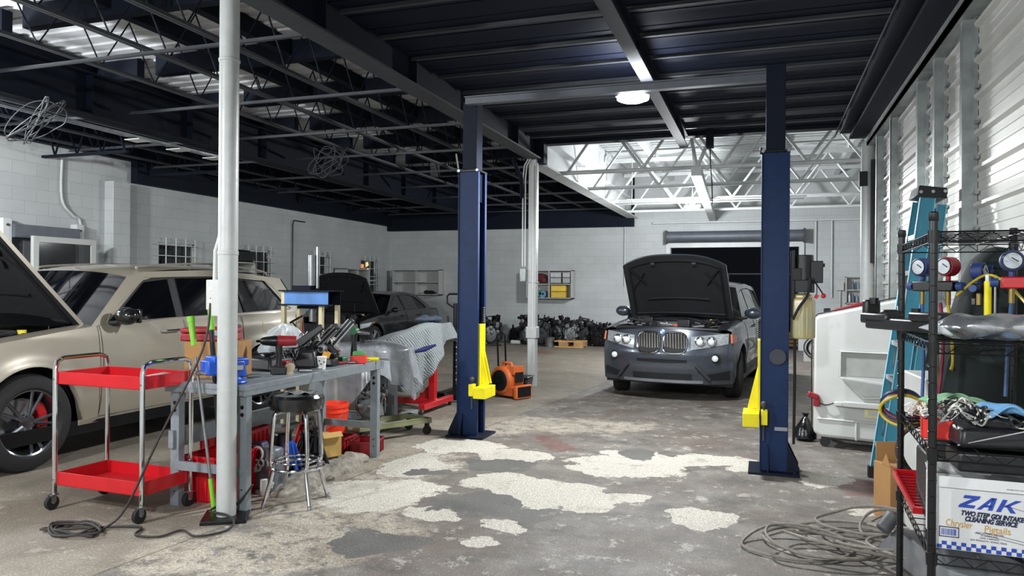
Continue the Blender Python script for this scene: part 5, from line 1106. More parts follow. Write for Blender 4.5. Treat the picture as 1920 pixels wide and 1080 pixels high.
t = thing('power_strip', 'white plug and cable end on the floor beside the red crate', 'plug', (-3.42, 4.50, 0), 60); b = B(); b.box((0, 0, .06), (.05, .03, .12)); b.box((.02, .08, .012), (.08, .05, .024)); b.obj('plug_body', white_pl, t, bev=.006)
# tools with green grips leaning on the column
for i, (x, y, a, b0, l) in enumerate(((-3.46, 4.02, 0, 0, 'black pole tool with a lime green grip, lower one leaning behind the near column'), (-3.44, 4.08, 0, 1, 'black pole tool with a lime green grip, taller one next to the outlet box'))):
    t = thing('pole_tool', l, 'tool', (x, y, 0)); top = ((-.19, .0, 1.30), (-.12, .02, 1.42))[i]; bot = (.02, 0, 0)
    V = lambda k: tuple(bot[j]+(top[j]-bot[j])*k for j in range(3))
    b = B(); b.cyl(V(.1), V(.8), .010, n=10); b.obj('shaft', steel if i == 0 else black_metal, t); b = B(); b.cyl(V(.86), V(1), .018, .022, n=14); b.cyl(V(.98), V(1.01), .025, n=14)
    if i == 0: b.cyl(V(0.02), V(.18), .018, .016, n=12)
    b.obj('green_grip', mat('lime_grip', '#6fae2c', .5, 0, .05, 10), t)
t = thing('leaning_broom_handle', 'thick black pole leaning between the cart and the near column', 'pole', (-3.52, 4.14, 0)); b = B(); b.tube([(.06, 0, .0), (-.08, 0, 1.4)], .018, 10); b.obj('pole_body', black_plastic, t)
# cords
def cord(name, label, pts, r, m, smooth=8): t = thing(name, label, 'cord', (0, 0, 0)); b = B(); b.tube(pts, r, 8, smooth=smooth); b.obj('cord_run', m, t); return t
bc = mat('brown_black_cord', '#2a2522', .7, 0, .3, 60)
random.seed(21)
pl = [(-3.45, 3.98, 1.44), (-3.47, 3.93, 1.1), (-3.62, 3.72, .55), (-3.78, 3.62, .12), (-3.85, 3.52, .012)]
for k in range(26): a = k*1.15; pl.append((-3.98+.16*math.cos(a)*(1+.3*math.sin(k*2.1)), 3.42+.10*math.sin(a)*(1+.3*math.cos(k)), .012+.008*(k % 4)))
pl += [(-3.7, 3.62, .012), (-3.58, 3.50, .012), (-3.42, 3.52, .012), (-3.38, 3.66, .012), (-3.22, 3.60, .012), (-3.12, 3.74, .012), (-3.17, 3.88, .02), (-3.24, 3.9, .05), (-3.3, 3.89, .06), (-3.4, 3.93, .05), (-3.41, 4.03, .06), (-3.3, 4.06, .07), (-3.2, 4.1, .2)]
cord('extension_cord', 'dark braided cord hanging from the outlet box and coiled round the column foot', pl, .0075, bc, 5)

# ------------------------------------------------------------ shop press behind the bench
t = thing('shop_press', 'shop press with a bright blue crossbeam and cream legs behind the workbench', 'press', (-4.63, 6.9, 0), -4)
b = B(); b.span((-.29, -.12, 1.33), (.29, -.11, 1.465)); b.obj('blue_beam', mat('light_blue_enamel', '#5f8fd0', .4, 0, .12, 8), t, ang=0)
b = B(); b.span((-.33, -.16, 1.465), (.31, .14, 1.48)); b.span((-.33, -.16, 1.315), (.31, -.06, 1.33)); b.span((-.29, .10, 1.33), (.29, .11, 1.465)); b.span((-.2, -.1, 1.48), (.04, .06, 1.53)); b.span((-.14, -.08, 1.28), (.14, .08, 1.31)); b.obj('crossbeam_plates', dark_paint, t, ang=0)
for x, y in ((-.30, -.10), (-.24, .08), (.18, -.08), (.27, .08)):
    b = B(); b.span((x-.022, y-.022, .02), (x+.022, y+.022, 1.32 if x > 0 else 1.47)); b.obj('cream_leg', mat('cream_paint', '#d8cfa9', .5, 0, .06, 6), t, bev=.003)
b = B(); b.cyl((-.01, 0, 1.53), (-.01, 0, 1.86), .045, n=20); b.cyl((-.0, 0, 1.14), (0, 0, 1.3), .035, n=16); b.cyl((.05, .02, 1.5), (.05, .02, 1.95), .018, n=10); b.obj('ram', steel, t)
b = B(); b.tube([(.09, 0, 1.28), (.04, 0, .9), (-.02, 0, .55)], .02, 8); b.tube([(-.28, -.02, 1.12), (-.12, -.02, 1.20)], .012, 8); b.tube([(-.26, 0, 1.12), (-.2, 0, 1.05), (-.17, 0, .9), (-.12, 0, .75), (-.05, 0, .7)], .008, 6, smooth=4); b.obj('pump_handle', black_metal, t)
b = B(); b.span((-.36, -.2, 0), (-.24, .3, .03)); b.span((.18, -.2, 0), (.33, .3, .03)); islands(b, 'foot', grey_steel, t, ang=0); b = B(); b.span((-.3, -.03, .55), (.3, .03, .62)); b.obj('lower_brace', grey_steel, t, ang=0)

# ------------------------------------------------------------ engine stands
def engine(name, label, loc, rz, s, seed, m1=engine_grey, m2=engine_dark, cat='engine', group=None, hose=True):
    random.seed(seed); t = thing(name, label, cat, loc, rz, group); t.scale = (s, s, s)
    b = B(); b.box((0, 0, .24), (.5, .42, .34), (0, rnd(-8, 8), 0), .8); b.box((0, 0, .06), (.34, .32, .12)); b.box((.14, 0, .42), (.2, .4, .16), (0, 25, 0)); b.box((-.14, 0, .42), (.2, .4, .16), (0, -25, 0))
    for k in range(6): b.box((-.26+rnd(-.02, .02), -.17+.07*k, .28), (.03, .02, .25)); b.box((.26, -.17+.07*k, .25), (.03, .02, .25))
    b.obj('engine_block', m1, t, bev=.015)
    b = B(); b.lathe([(-.27, .10), (-.26, .17), (-.22, .19), (-.20, .19)], (rnd(-.06, .06), 0, .22), 'Y', 20); 
    for k in range(5): x, z = rnd(-.2, .2), rnd(.12, .5); b.lathe([(-.31, .02), (-.30, .05), (-.28, .055), (-.27, .05)], (x, 0, z), 'Y', 16)
    b.obj('pulley_and_cover', alu if seed % 2 else m1, t)
    b = B()
    for k in range(26): b.box((rnd(-.3, .3), rnd(-.24, .2), rnd(.1, .58)), (rnd(.03, .14), rnd(.03, .12), rnd(.03, .12)), (rnd(-30, 30), rnd(-30, 30), rnd(-40, 40)))
    for k in range(10): p = Vector((rnd(-.22, .22), rnd(-.25, .1), rnd(.25, .6))); b.cyl(p, p+Vector((rnd(-.1, .1), rnd(-.1, .05), rnd(.02, .12))), rnd(.015, .04), n=10)
    b.obj('bolt_on_parts', m2, t, bev=.006)
    if hose:
        b = B()
        for k in range(8):
            p = [(rnd(-.28, .28), rnd(-.27, .1), rnd(.2, .62)) for _ in range(4)]; b.tube(p, rnd(.008, .018), 6, smooth=5)
        b.obj('wiring_hose', rubber, t)
    return t
def stand(name, label, loc, rz, m, legm, H=.78):
    t = thing(name, label, 'engine stand', loc, rz)
    b = B(); b.span((-.04, -.04, .10), (.04, .04, H)); b.prism([(-.04, .1), (-.22, .12), (-.04, .32)], 'XZ', -.012, .012); b.cyl((-.14, 0, H-.04), (.12, 0, H-.04), .045, n=16); b.obj('upright', m, t, bev=.004)
    b = B(); b.span((-.85, -.035, .07), (.06, .035, .14)); b.obj('base_beam', m, t, bev=.004)
    b = B(); b.span((.0, -.40, .06), (.08, .46, .13)); b.obj('front_leg', m, t, bev=.004); b = B(); b.span((-.85, -.2, .06), (-.78, .2, .12)); b.obj('rear_leg', legm, t, bev=.004)
    for x, y in ((.04, -.40), (.04, .44), (-.82, -.18), (-.82, .18)):
        b = B(); b.lathe([(-.014, .01), (-.014, .038), (.014, .038), (.014, .01)], (x, y, .038), 'X', 18); w = b.obj('caster', rubber, t, bev=.004); b = B(); b.span((x-.02, y-.02, .04), (x-.015, y+.02, .08)); b.span((x+.015, y-.02, .04), (x+.02, y+.02, .08)); b.obj('caster_fork', steel, w)
    return t
stand('engine_stand', 'red engine stand under the quilted blanket', (-3.86, 8.35, 0), 0, red, red)
engine('used_engine', 'engine on the red stand, mostly hidden under the quilted blanket', (-4.20, 8.35, .36), 90, .9, 31, engine_dark)
def drape(name, label, loc, rx, ry, zt, hem, m, seed, folds=9, amp=.05, thick=.012, part='cloth', cat='blanket', slope=0):
    random.seed(seed); ph = [rnd(0, 6) for _ in range(4)]
    t = thing(name, label, cat, loc)
    def f(u, v):
        a = 2*PI*u; ca, sa = math.cos(a), math.sin(a); n_ = 3.; ex = math.copysign(abs(ca)**(2/n_), ca); ey = math.copysign(abs(sa)**(2/n_), sa)
        if v < .45:
            q = (v/.45); r = q; x, y = rx*ex*r, ry*ey*r; z = zt-.05*r**4+.02*math.sin(3*a+ph[0])*r+slope*x
        else:
            q = (v-.45)/.55; h = hem(a); w = amp*math.sin(folds*a+ph[1])*q+amp*.5*math.sin((folds*2+1)*a+ph[2])*q
            x, y = (rx+.03+.05*q+w)*ex, (ry+.03+.05*q+w)*ey; z0 = zt-.05+slope*x; z = z0-(z0-h)*q
        return (x, y, z)
    b = B(); b.grid(f, 96, 34); o = b.obj(part, m, t, ang=60); 
    if thick: d = o.modifiers.new('thick', 'SOLIDIFY'); d.thickness = thick
    return t
quilt = bpy.data.materials.new('quilted_grey'); quilt.use_nodes = True; nt = quilt.node_tree; N_ = nt.nodes; L_ = nt.links; p_ = N_['Principled BSDF']; tc = N_.new('ShaderNodeTexCoord'); wv = N_.new('ShaderNodeTexWave'); wv.bands_direction = 'DIAGONAL'; wv.inputs['Scale'].default_value = 15; wv.inputs['Distortion'].default_value = 6; wv.inputs['Detail Scale'].default_value = .6
L_.new(tc.outputs['Object'], wv.inputs['Vector']); r_ = N_.new('ShaderNodeValToRGB'); r_.color_ramp.elements[0].color = lin('#757b7d'); r_.color_ramp.elements[1].color = lin('#8f9596'); r_.color_ramp.elements[1].position = .35; L_.new(wv.outputs['Fac'], r_.inputs[0]); L_.new(r_.outputs[0], p_.inputs['Base Color']); p_.inputs['Roughness'].default_value = .9; bu = N_.new('ShaderNodeBump'); bu.inputs['Strength'].default_value = .5; bu.inputs['Distance'].default_value = .02; L_.new(wv.outputs['Fac'], bu.inputs['Height']); L_.new(bu.outputs['Normal'], p_.inputs['Normal'])
drape('moving_blanket', 'grey quilted moving blanket thrown over the engine on the red stand', (-4.15, 8.35, 0), .42, .40, 1.01, lambda a: .58+.36*math.sin(a*1.0+.4)*(1 if math.sin(a) > 0 else .6)+.12*math.cos(3*a)-.22*max(0, math.cos(a-4.0))**3, quilt, 5, 7, .05, slope=.30)
random.seed(2)
t = thing('folded_cloth', 'dark blue grey shirt bundled on top of the quilted blanket', 'cloth', (-3.93, 8.30, 1.08), 15); t.scale = (.75, .8, 1); b = B()
for k in range(9): b.sph((rnd(-.16, .16), rnd(-.12, .12), .03+rnd(0, .03)), (rnd(.07, .13), rnd(.05, .09), rnd(.025, .045)), 10, 7)
b.obj('cloth_fold', mat('blue_grey_cloth', '#3b4654', .9, 0, .3, 14, .3, 30), t, ang=60)
stand('engine_stand', 'grey engine stand under the clear plastic sheet', (-3.78, 7.15, 0), 0, grey_steel, mat('olive_paint', '#7d7f5e', .5), .75)
engine('used_engine', 'engine on the grey stand wrapped under the clear plastic sheet', (-4.15, 7.15, .36), 90, .88, 44, alu, engine_grey)
drape('plastic_sheet', 'clear plastic sheet draped over the engine on the grey stand', (-4.08, 7.12, 0), .42, .44, .92, lambda a: .45+.14*math.cos(2*a+1)+.08*math.sin(5*a), film2, 9, 11, .05, 0, 'film', 'plastic sheet')
t = thing('hose_nozzle', 'small dark blue clamp tool poking out between sheet and blanket', 'tool', (-3.62, 7.6, .82), 20); b = B(); b.tube([(-.14, 0, -.04), (0, 0, 0), (.13, 0, .05)], [.012, .03, .012], 8); b.obj('tool_body', mat('navy_plastic', '#222a5c', .4), t)
t = thing('tool_creeper', 'low olive steel dolly on casters in front of the grey engine stand', 'dolly', (-3.62, 6.72, 0), 60); b = B(); b.span((-.42, -.2, .12), (.42, -.14, .17)); b.span((-.42, .14, .12), (.42, .2, .17)); b.span((-.42, -.2, .12), (-.36, .2, .17)); b.span((.36, -.2, .12), (.42, .2, .17)); b.obj('dolly_frame', mat('olive_paint', '#7d7f5e'), t, bev=.003)
for x, y in ((-.38, -.17), (.38, -.17), (-.38, .17), (.38, .17)): b = B(); b.lathe([(-.014, .01), (-.014, .045), (.014, .045), (.014, .01)], (x, y, .045), 'Y', 18); b.span((x-.015, y-.022, .045), (x+.015, y-.018, .12)); b.span((x-.015, y+.018, .045), (x+.015, y+.022, .12)); b.obj('caster', rubber, t)
engine('transmission', 'bare aluminium transmission lying on the low olive dolly', (-3.82, 6.75, .17), 30, .55, 17, alu, engine_grey, 'transmission')

# pallet jack / hoist behind the left post
t = thing('engine_hoist', 'black steel hoist with a loop handle standing behind the left lift post', 'hoist', (-4.05, 9.5, 0)); b = B(); b.cyl((0, 0, .1), (0, 0, 1.3), .035, n=12); b.span((-.06, -.5, .03), (.06, .5, .12)); b.span((-.3, -.5, .03), (.3, -.42, .1)); b.obj('mast', black_metal, t)
b = B(); b.tube([(-.13, 0, 1.40), (-.13, 0, 1.30), (0, 0, 1.22), (.13, 0, 1.30), (.13, 0, 1.40), (.1, 0, 1.43), (-.1, 0, 1.43)], .014, 8, closed=True); b.obj('loop_handle', black_metal, t)
b = B(); b.tube([(-.12, 0, 1.12), (-.09, -.02, 1.0), (0, -.02, .98), (.09, -.02, 1.0)], .014, 8, smooth=4); b.obj('hook', black_metal, t); b = B(); b.box((0, -.06, .84), (.14, .1, .08)); b.obj('blue_tag', mat('sky_blue_plastic', '#3f83c8', .4), t, bev=.01)
b = B()
for k in range(14): b.torus((.04+.01*(k % 2), -.05, .78-.045*k), .018, .005, 'Y' if k % 2 else 'X', 10, 5)
b.obj('chain', steel, t)
# air mover
t = thing('air_mover', 'orange snail shaped floor blower between the lift post and the square column', 'blower', (-3.35, 9.75, 0), -25)
org = mat('orange_plastic', '#c8632c', .5, 0, .1, 8)
b = B(); b.lathe([(-.15, .10), (-.15, .17), (-.13, .20), (.13, .20), (.15, .17), (.15, .1)], (-.03, 0, .24), 'Y', 32); b.span((-.03, -.13, .03), (.26, .13, .17)); b.obj('volute', org, t, bev=.015)
b = B(); b.span((.24, -.155, .01), (.30, .155, .19)); b.obj('outlet_collar', org, t, bev=.01); b = B(); b.span((.296, -.13, .03), (.303, .13, .17)); b.obj('outlet_opening', black_plastic, t)
b = B()
for k in range(6): b.span((.302, -.13, .04+.022*k), (.308, .13, .046+.022*k))
b.obj('outlet_grill', black_metal, t)
b = B(); b.lathe([(-.165, .02), (-.17, .11), (-.155, .145), (-.14, .15)], (-.03, 0, .24), 'Y', 28); b.obj('intake_cover', black_plastic, t)
b = B()
for r in (.04, .07, .10, .13): b.torus((-.03, -.172, .24), r, .004, 'Y', 24, 5)
b.obj('intake_grill', black_metal, t)
b = B(); b.tube([(-.12, 0, .43), (-.11, 0, .475), (.05, 0, .475), (.07, 0, .42)], .02, 8); b.span((.08, -.10, .33), (.2, .10, .44)); b.obj('carry_handle', org, t, bev=.01); b = B(); b.span((.2, -.08, .22), (.206, .08, .36)); b.obj('control_panel', black_plastic, t)
t = thing('hand_truck', 'black tubed dolly with a black bin standing behind the orange blower', 'hand truck', (-3.62, 10.35, 0)); b = B(); b.cyl((-.12, .1, 0), (-.12, 0, .82), .014, n=8); b.cyl((.0, .1, 0), (.0, 0, .82), .014, n=8); b.tube([(-.12, 0, .82), (-.06, 0, .86), (0, 0, .82)], .014, 8, smooth=4); b.obj('tube_frame', black_metal, t)
t = thing('black_bin', 'low black plastic bin behind the orange blower', 'bin', (-3.55, 10.30, 0)); t.scale = (.9, .9, .7); b = B(); b.box((.05, 0, .16), (.62, .3, .30), taper=1.1); b.obj('bin_body', black_plastic, t, bev=.02); b = B(); b.box((.05, 0, .32), (.70, .38, .03)); b.obj('bin_rim', black_plastic, t, bev=.01)

# ------------------------------------------------------------ row of used engines along the back wall
rows = [(-7.0, 18.95, 1.22, 51, 10, 'large engine strapped in grey wrap, farthest from the garage door', engine_grey),
        (-6.45, 19.4, .75, 52, -20, 'low dark gearbox next to the strapped engine by the wall', engine_dark),
        (-6.02, 19.3, 1.25, 53, 0, 'black engine with a spiky intake just before the square column', engine_dark),
        (-5.6, 18.95, 1.2, 54, 15, 'tall oily engine directly behind the square column', engine_grey),
        (-5.22, 19.5, 1.25, 55, -10, 'tall oily engine with a lifting hook past the square column', engine_grey),
        (-4.72, 18.75, .85, 57, 5, 'silver gearbox resting on the wooden pallet', alu),
        (-4.5, 19.35, 1.15, 56, 20, 'black engine behind the wooden pallet', engine_dark),
        (-4.05, 19.2, 1.05, 58, -15, 'dark engine between the pallet and the crossover', engine_dark),
        (-3.6, 19.3, 1.0, 60, 0, 'dark engine next to the crossover, last of the row', engine_dark)]
for x, y, s, sd, rz, l, m in rows:
    z = .17 if sd == 57 else 0
    eo = engine('used_engine' if sd not in (52, 57) else 'used_gearbox', l, (x, y, z), rz, s, sd, m, engine_dark, 'engine' if sd not in (52, 57) else 'gearbox', 'used engines lined up along the back wall'); eo.scale = (s*.82, s*.75, s)
t = thing('wooden_pallet', 'small wooden pallet under the silver gearbox', 'pallet', (-4.72, 18.7, 0)); wd = mat('raw_wood', '#c79a5a', .8, 0, .15, 8)
b = B()
for k in range(4): b.span((-.38, -.25+.14*k, .14), (.38, -.15+.14*k, .165))
b.span((-.38, -.25, 0), (.38, -.17, .025)); b.span((-.38, .17, 0), (.38, .25, .025)); b.obj('deck_board', wd, t, ang=0)
b = B()
for x in (-.1, .3): b.span((x-.16, -.25, .025), (x+.08, .25, .14))
b.obj('pallet_block', mat('pallet_block_wood', '#a5835a', .8, 0, .2, 8), t, ang=0)
t = thing('steel_can', 'small bare metal can beside the wooden pallet', 'can', (-5.25, 18.55, 0)); b = B(); b.lathe([(0, .12), (.24, .13), (.25, .135)], n=20); b.obj('can_body', steel, t)
t = thing('plastic_jug', 'white jug lying on the floor in front of the engines', 'jug', (-6.3, 18.9, 0)); b = B(); b.cyl((-.12, 0, .06), (.12, 0, .06), .06, .05, n=14); b.obj('jug_body', white_pl, t)
t = thing('wrap_strap', 'grey plastic wrap hanging over the first strapped engine', 'wrap', (-7.1, 18.60, 0)); b = B(); b.tube([(-.05, .2, .62), (-.02, .0, .5), (.0, -.05, .3), (.02, -.05, .1), (.1, -.1, .02)], .035, 6, smooth=4); b.obj('wrap_strip', mat('dull_wrap', '#7a7c7b', .4), t)
t = thing('floor_plate', 'flat grey steel bar on the floor before the strapped engine', 'bar', (-7.0, 18.2, 0), 8); b = B(); b.span((-.6, -.1, 0), (.5, .1, .03)); b.obj('plate', engine_grey, t)

# ------------------------------------------------------------ swamp cooler, ladder and boxes by the corrugated wall
t = thing('portable_cooler', 'tall white plastic evaporative cooler standing beside the teal ladder', 'cooler', (.93, 7.95, 0), -14)
b = B(); pr = [(-.40, .14), (-.34, .10), (.40, .10), (.44, .30), (.44, 1.42), (.30, 1.44), (-.36, 1.28), (-.40, 1.24)]
b.prism([(x, z) for x, z in pr], 'XZ', -.30, .30); sh = b.obj('housing', white_pl, t, bev=.03)
b = B(); b.span((-.16, -.33, .93), (.30, -.30, .945)); b.span((-.16, -.33, .70), (-.14, -.30, .945)); b.span((.28, -.33, .45), (.30, -.30, .945)); b.span((-.36, -.315, .27), (.40, -.30, .29)); b.span((-.02, -.315, .10), (.0, -.30, .27)); b.prism([(-.16, .70), (.28, .66), (.28, .52), (.05, .50)], 'XZ', -.335, -.30); b.span((-.12, -.37, .42), (.26, -.30, .47)); b.span((-.2, -.36, .42), (-.12, -.3, .46)); b.obj('moulded_recess', white_pl, t, bev=.01)
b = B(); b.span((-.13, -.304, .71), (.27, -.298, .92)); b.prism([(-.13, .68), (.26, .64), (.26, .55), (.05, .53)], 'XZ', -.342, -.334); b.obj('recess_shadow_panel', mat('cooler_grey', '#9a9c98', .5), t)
b = B(); b.span((.06, -.31, .33), (.24, -.302, .41)); lb = b.obj('yellowed_label', mat('yellowed_label', '#d9d29a', .5), t); b = B(); b.span((.09, -.313, .35), (.21, -.311, .39)); b.obj('label_inset', white_pl, lb)
b = B()
for k in range(54):
    for j in range(3): b.box((-.405, -.24+.012*j - .03, .2+.019*k), (.012, .006, .010))
b.span((-.402, -.28, .18), (-.398, -.22, 1.24)); b.obj('pad_edge', mat('pad_tan', '#b7ae98', .8), t)
b = B(); b.tube([(-.41, -.28, .2), (-.415, -.29, .8), (-.41, -.29, 1.24), (-.36, -.29, 1.29), (.3, -.28, 1.455), (.44, -.2, 1.45)], .006, 6); b.tube([(-.36, -.31, .44), (-.28, -.34, .42), (-.2, -.34, .445)], .006, 6, smooth=4); b.obj('black_cord', rubber, t)
for x, y in ((-.3, -.22), (.34, -.22), (-.3, .22), (.34, .22)): b = B(); b.lathe([(-.02, .01), (-.02, .045), (.02, .045), (.02, .01)], (x, y, .045), 'Y', 16); b.span((x-.03, y-.03, .08), (x+.03, y+.03, .11)); b.obj('caster', black_plastic, t)
b = B(); b.span((-.3, -.27, .085), (.38, .27, .11)); b.obj('undertray', black_plastic, t)
t = thing('red_clamp', 'small dark red bundle lying on top of the white cooler', 'tool', (.80, 7.88, 1.325), 0); b = B(); b.box((0, 0, .03), (.28, .08, .03), (0, -13, 0)); b.box((.06, 0, .055), (.12, .06, .03), (0, -13, 0)); b.obj('clamp_body', dkred, t, bev=.008); b = B(); b.box((-.2, 0, .0), (.06, .05, .04)); b.obj('clamp_end', black_plastic, t, bev=.006)
t = thing('jumper_clamp', 'red clamp end hanging on the edge of the white cooler', 'clamp', (.50, 7.72, .50)); b = B(); b.box((-.03, 0, 0), (.10, .06, .05), (0, 20, 0)); b.box((0, 0, -.06), (.06, .05, .08)); b.obj('clamp_body', dkred, t, bev=.01)
t = thing('rubbish_bag', 'small black rubbish bag on the floor beside the white cooler', 'bag', (.42, 8.05, 0)); b = B(); b.lathe([(0, .07), (.03, .11), (.12, .10), (.2, .05), (.24, .02), (.28, .04)], n=14); b.obj('bag_body', mat('glossy_bag', '#0d0e10', .2, 0, .2, 10, bump=1., bscale=12), t)
t = thing('white_stand_panel', 'white panel with black hoses coiled on it, past the lift power unit', 'hose board', (1.12, 17.0, 0)); b = B(); b.span((-.28, 0, 0), (.3, .03, .62)); b.obj('board', white_pl, t, ang=0); b = B()
for k in range(6): b.torus((rnd(-.08, .1), -.04-.02*k, .3), .22-.02*k, .014, 'Y', 26, 6)
b.obj('hose_coil', rubber, t)

# fibreglass stepladder, folded and leaning
LD = thing('stepladder', 'teal fibreglass stepladder leaning folded against the corrugated wall', 'ladder', (.90, 6.40, 0))
teal = mat('teal_fibreglass', '#2f7f96', .45, 0, .08, 10); teal_d = mat('teal_edge', '#8cc4d6', .45)
def rail(a, bq, w, dpt, name, m):   # w across the rail (along the wall), dpt away from the wall
    a = Vector(a); bq = Vector(bq); d = (bq-a).normalized(); side = Vector((0, 1, 0)); side = (side-d*side.dot(d)).normalized(); nn = d.cross(side)
    def bar(cx, cy, ww, dd, nm, mm):
        g = B(); vs = []
        for p in (a, bq):
            for i, j in ((-1, -1), (1, -1), (1, 1), (-1, 1)): vs.append(p+side*(cx+ww/2*i)+nn*(cy+dd/2*j))
        g.add(vs, [(3, 2, 1, 0), (4, 5, 6, 7), (0, 1, 5, 4), (1, 2, 6, 5), (2, 3, 7, 6), (3, 0, 4, 7)]); return g.obj(nm, mm, LD, ang=0)
    r = bar(0, 0, w*.25, dpt, name, m); bar(0, dpt/2, w, .004, 'rail_flange', teal_d); bar(0, -dpt/2, w, .004, 'rail_flange', teal_d); return r
NB, FB = Vector((-.02, -.22, .02)), Vector((-.02, .24, .02)); NT, FT = Vector((.27, -.13, 2.22)), Vector((.27, .17, 2.22))
rail(NB, NT, .03, .10, 'front_rail', teal); rail(FB, FT, .03, .10, 'front_rail', teal)
rail(NB+Vector((.12, .03, 0)), NT+Vector((.10, .02, -.05)), .025, .06, 'rear_rail', teal); rail(FB+Vector((.12, -.03, 0)), FT+Vector((.10, -.02, -.05)), .025, .06, 'rear_rail', teal)
for k in range(1, 8):
    a = NB+(NT-NB)*k/8; c = FB+(FT-FB)*k/8; g = B(); m_ = (a+c)/2; g.box(m_, (.09, (c-a).length, .012)); g.box(m_+Vector((-.043, 0, -.012)), (.006, (c-a).length, .035)); g.box(m_+Vector((.043, 0, -.012)), (.006, (c-a).length, .03)); g.obj('step', mat('aluminium_step', '#c3c8cb', .35, .5, .1, 20), LD, ang=0)
    g = B(); g.cyl(c+Vector((-.03, 0, -.22)), c+(a-c)*.4+Vector((-.03, 0, -.02)), .006, n=6); g.obj('step_brace', steel, LD)
for k in range(1, 6):
    a = NB+Vector((.12, .03, 0))+(NT-NB)*k/6; c = FB+Vector((.12, -.03, 0))+(FT-FB)*k/6; g = B(); g.cyl(a, c, .011, n=8); g.obj('rear_spreader', steel, LD)
g = B(); m_ = (NT+FT)/2; g.box(m_+Vector((.03, 0, .045)), (.20, .36, .08), (0, 8, 0), .94); tc_ = g.obj('top_cap', black_plastic, LD, bev=.006)
g = B()
for q in (-.05, .03, .11): g.cyl(m_+Vector((q, -.182, .045)), m_+Vector((q, -.19, .045)), .012, n=12)
g.obj('cap_rivet', steel, tc_)
for p in (NB, FB): g = B(); g.box(p+Vector((0, 0, .03)), (.12, .045, .09)); g.obj('rubber_foot', rubber, LD, bev=.004)

t = thing('cardboard_box', 'tall open brown cardboard box on the floor between ladder and wire shelf', 'box', (.88, 5.50, 0), 22)
b = B(); b.span((-.13, -.10, 0), (.16, .10, .37)); b.obj('box_body', cardboard, t, bev=.003); b = B(); b.box((.02, .10, .43), (.27, .004, .13)); b.prism([(-.10, .37), (-.0, .37), (-.05, .45)], 'YZ', -.132, -.128); b.obj('box_flap', cardboard, t)
text('24-0.402 L', .033, (-.09, -.102, .22), (90, 0, 0), black_plastic, t); text('34', .03, (.05, -.102, .26), (90, 0, 0), black_plastic, t)

# ------------------------------------------------------------ wire shelf
WS = thing('wire_shelf', 'black wire shelving unit on four poles closest to the camera', 'shelving', (.60, 3.10, 0), -2.4)
sw, sd = .46, .90; wire = mat('black_wire', '#0e0f11', .3, .3, .1, 20, coat=.3)
for x, y in ((0, 0), (0, sd), (sw, 0), (sw, sd)):
    b = B(); b.cyl((x, y, 0.01), (x, y, 1.78), .0150, n=16); b.lathe([(1.78, .0155), (1.785, .018), (1.81, .018), (1.815, .014)], (x, y, 0), n=16)
    for k in range(28): b.torus((x, y, .1+.06*k), .0152, .0012, n=14, m=4)
    b.obj('post', wire, WS)
for z in (1.74, 1.325, .93, .545):
    b = B()
    for q in (0, -.035):
        b.tube([(0, 0, z+q), (sw, 0, z+q)], .0032, 6); b.tube([(0, sd, z+q), (sw, sd, z+q)], .0032, 6); b.tube([(0, 0, z+q), (0, sd, z+q)], .0032, 6); b.tube([(sw, 0, z+q), (sw, sd, z+q)], .0032, 6)
    for (x0, y0, x1, y1, n) in ((0, 0, sw, 0, 10), (0, sd, sw, sd, 10), (0, 0, 0, sd, 22), (sw, 0, sw, sd, 22)):
        b.tube([(x0+(x1-x0)*k/n, y0+(y1-y0)*k/n, z-.035*(k % 2)) for k in range(n+1)], .0022, 5)
    fr = b.obj('shelf_truss', wire, WS)
    b = B()
    for k in range(1, 10): b.tube([(0, sd*k/10, z+.004), (sw, sd*k/10, z+.004)], .0024, 5)
    for k in (1, 2): b.tube([(sw*k/3, 0, z), (sw*k/3, sd, z)], .003, 5)
    b.obj('shelf_wire', wire, fr)
    b = B()
    for x, y in ((0, 0), (0, sd), (sw, 0), (sw, sd)): b.lathe([(z-.04, .019), (z+.006, .021)], (x, y, 0), n=16)
    islands(b, 'collar', wire, WS)
for x, y in ((0, 0), (0, sd), (sw, 0), (sw, sd)): b = B(); b.cyl((x, y, 0), (x, y, .02), .02, n=14); b.obj('foot', black_plastic, WS)

# ZAK carton on the bottom shelf, front faces the camera
ZK = thing('white_carton', 'white carton with blue ZAK lettering and checkered border on the bottom shelf', 'carton', (.625, 3.155, .552), -3); ZK.scale = (.86, .86, .90)
wc = mat('white_carton_board', '#c6c7c7', .6, 0, .03, 6, .03); bi = mat('blue_ink', '#1f3f9a', .6, 0, .06, 30); nb = mat('navy_ink', '#141c3c', .6); yk = mat('yellow_marker', '#b98c12', .6, 0, .1, 60)
b = B(); b.span((0, 0, 0), (.395, .30, .265)); b.obj('carton_body', wc, ZK, bev=.003)
b = B(); b.box((.1975, -.005, .282), (.39, .003, .045), (-14, 0, 0)); b.box((.1975, .302, .284), (.39, .003, .04), (10, 0, 0)); b.box((.0, .15, .28), (.003, .28, .04), (0, -14, 0)); b.obj('carton_flap', wc, ZK)
fyy = -.0015
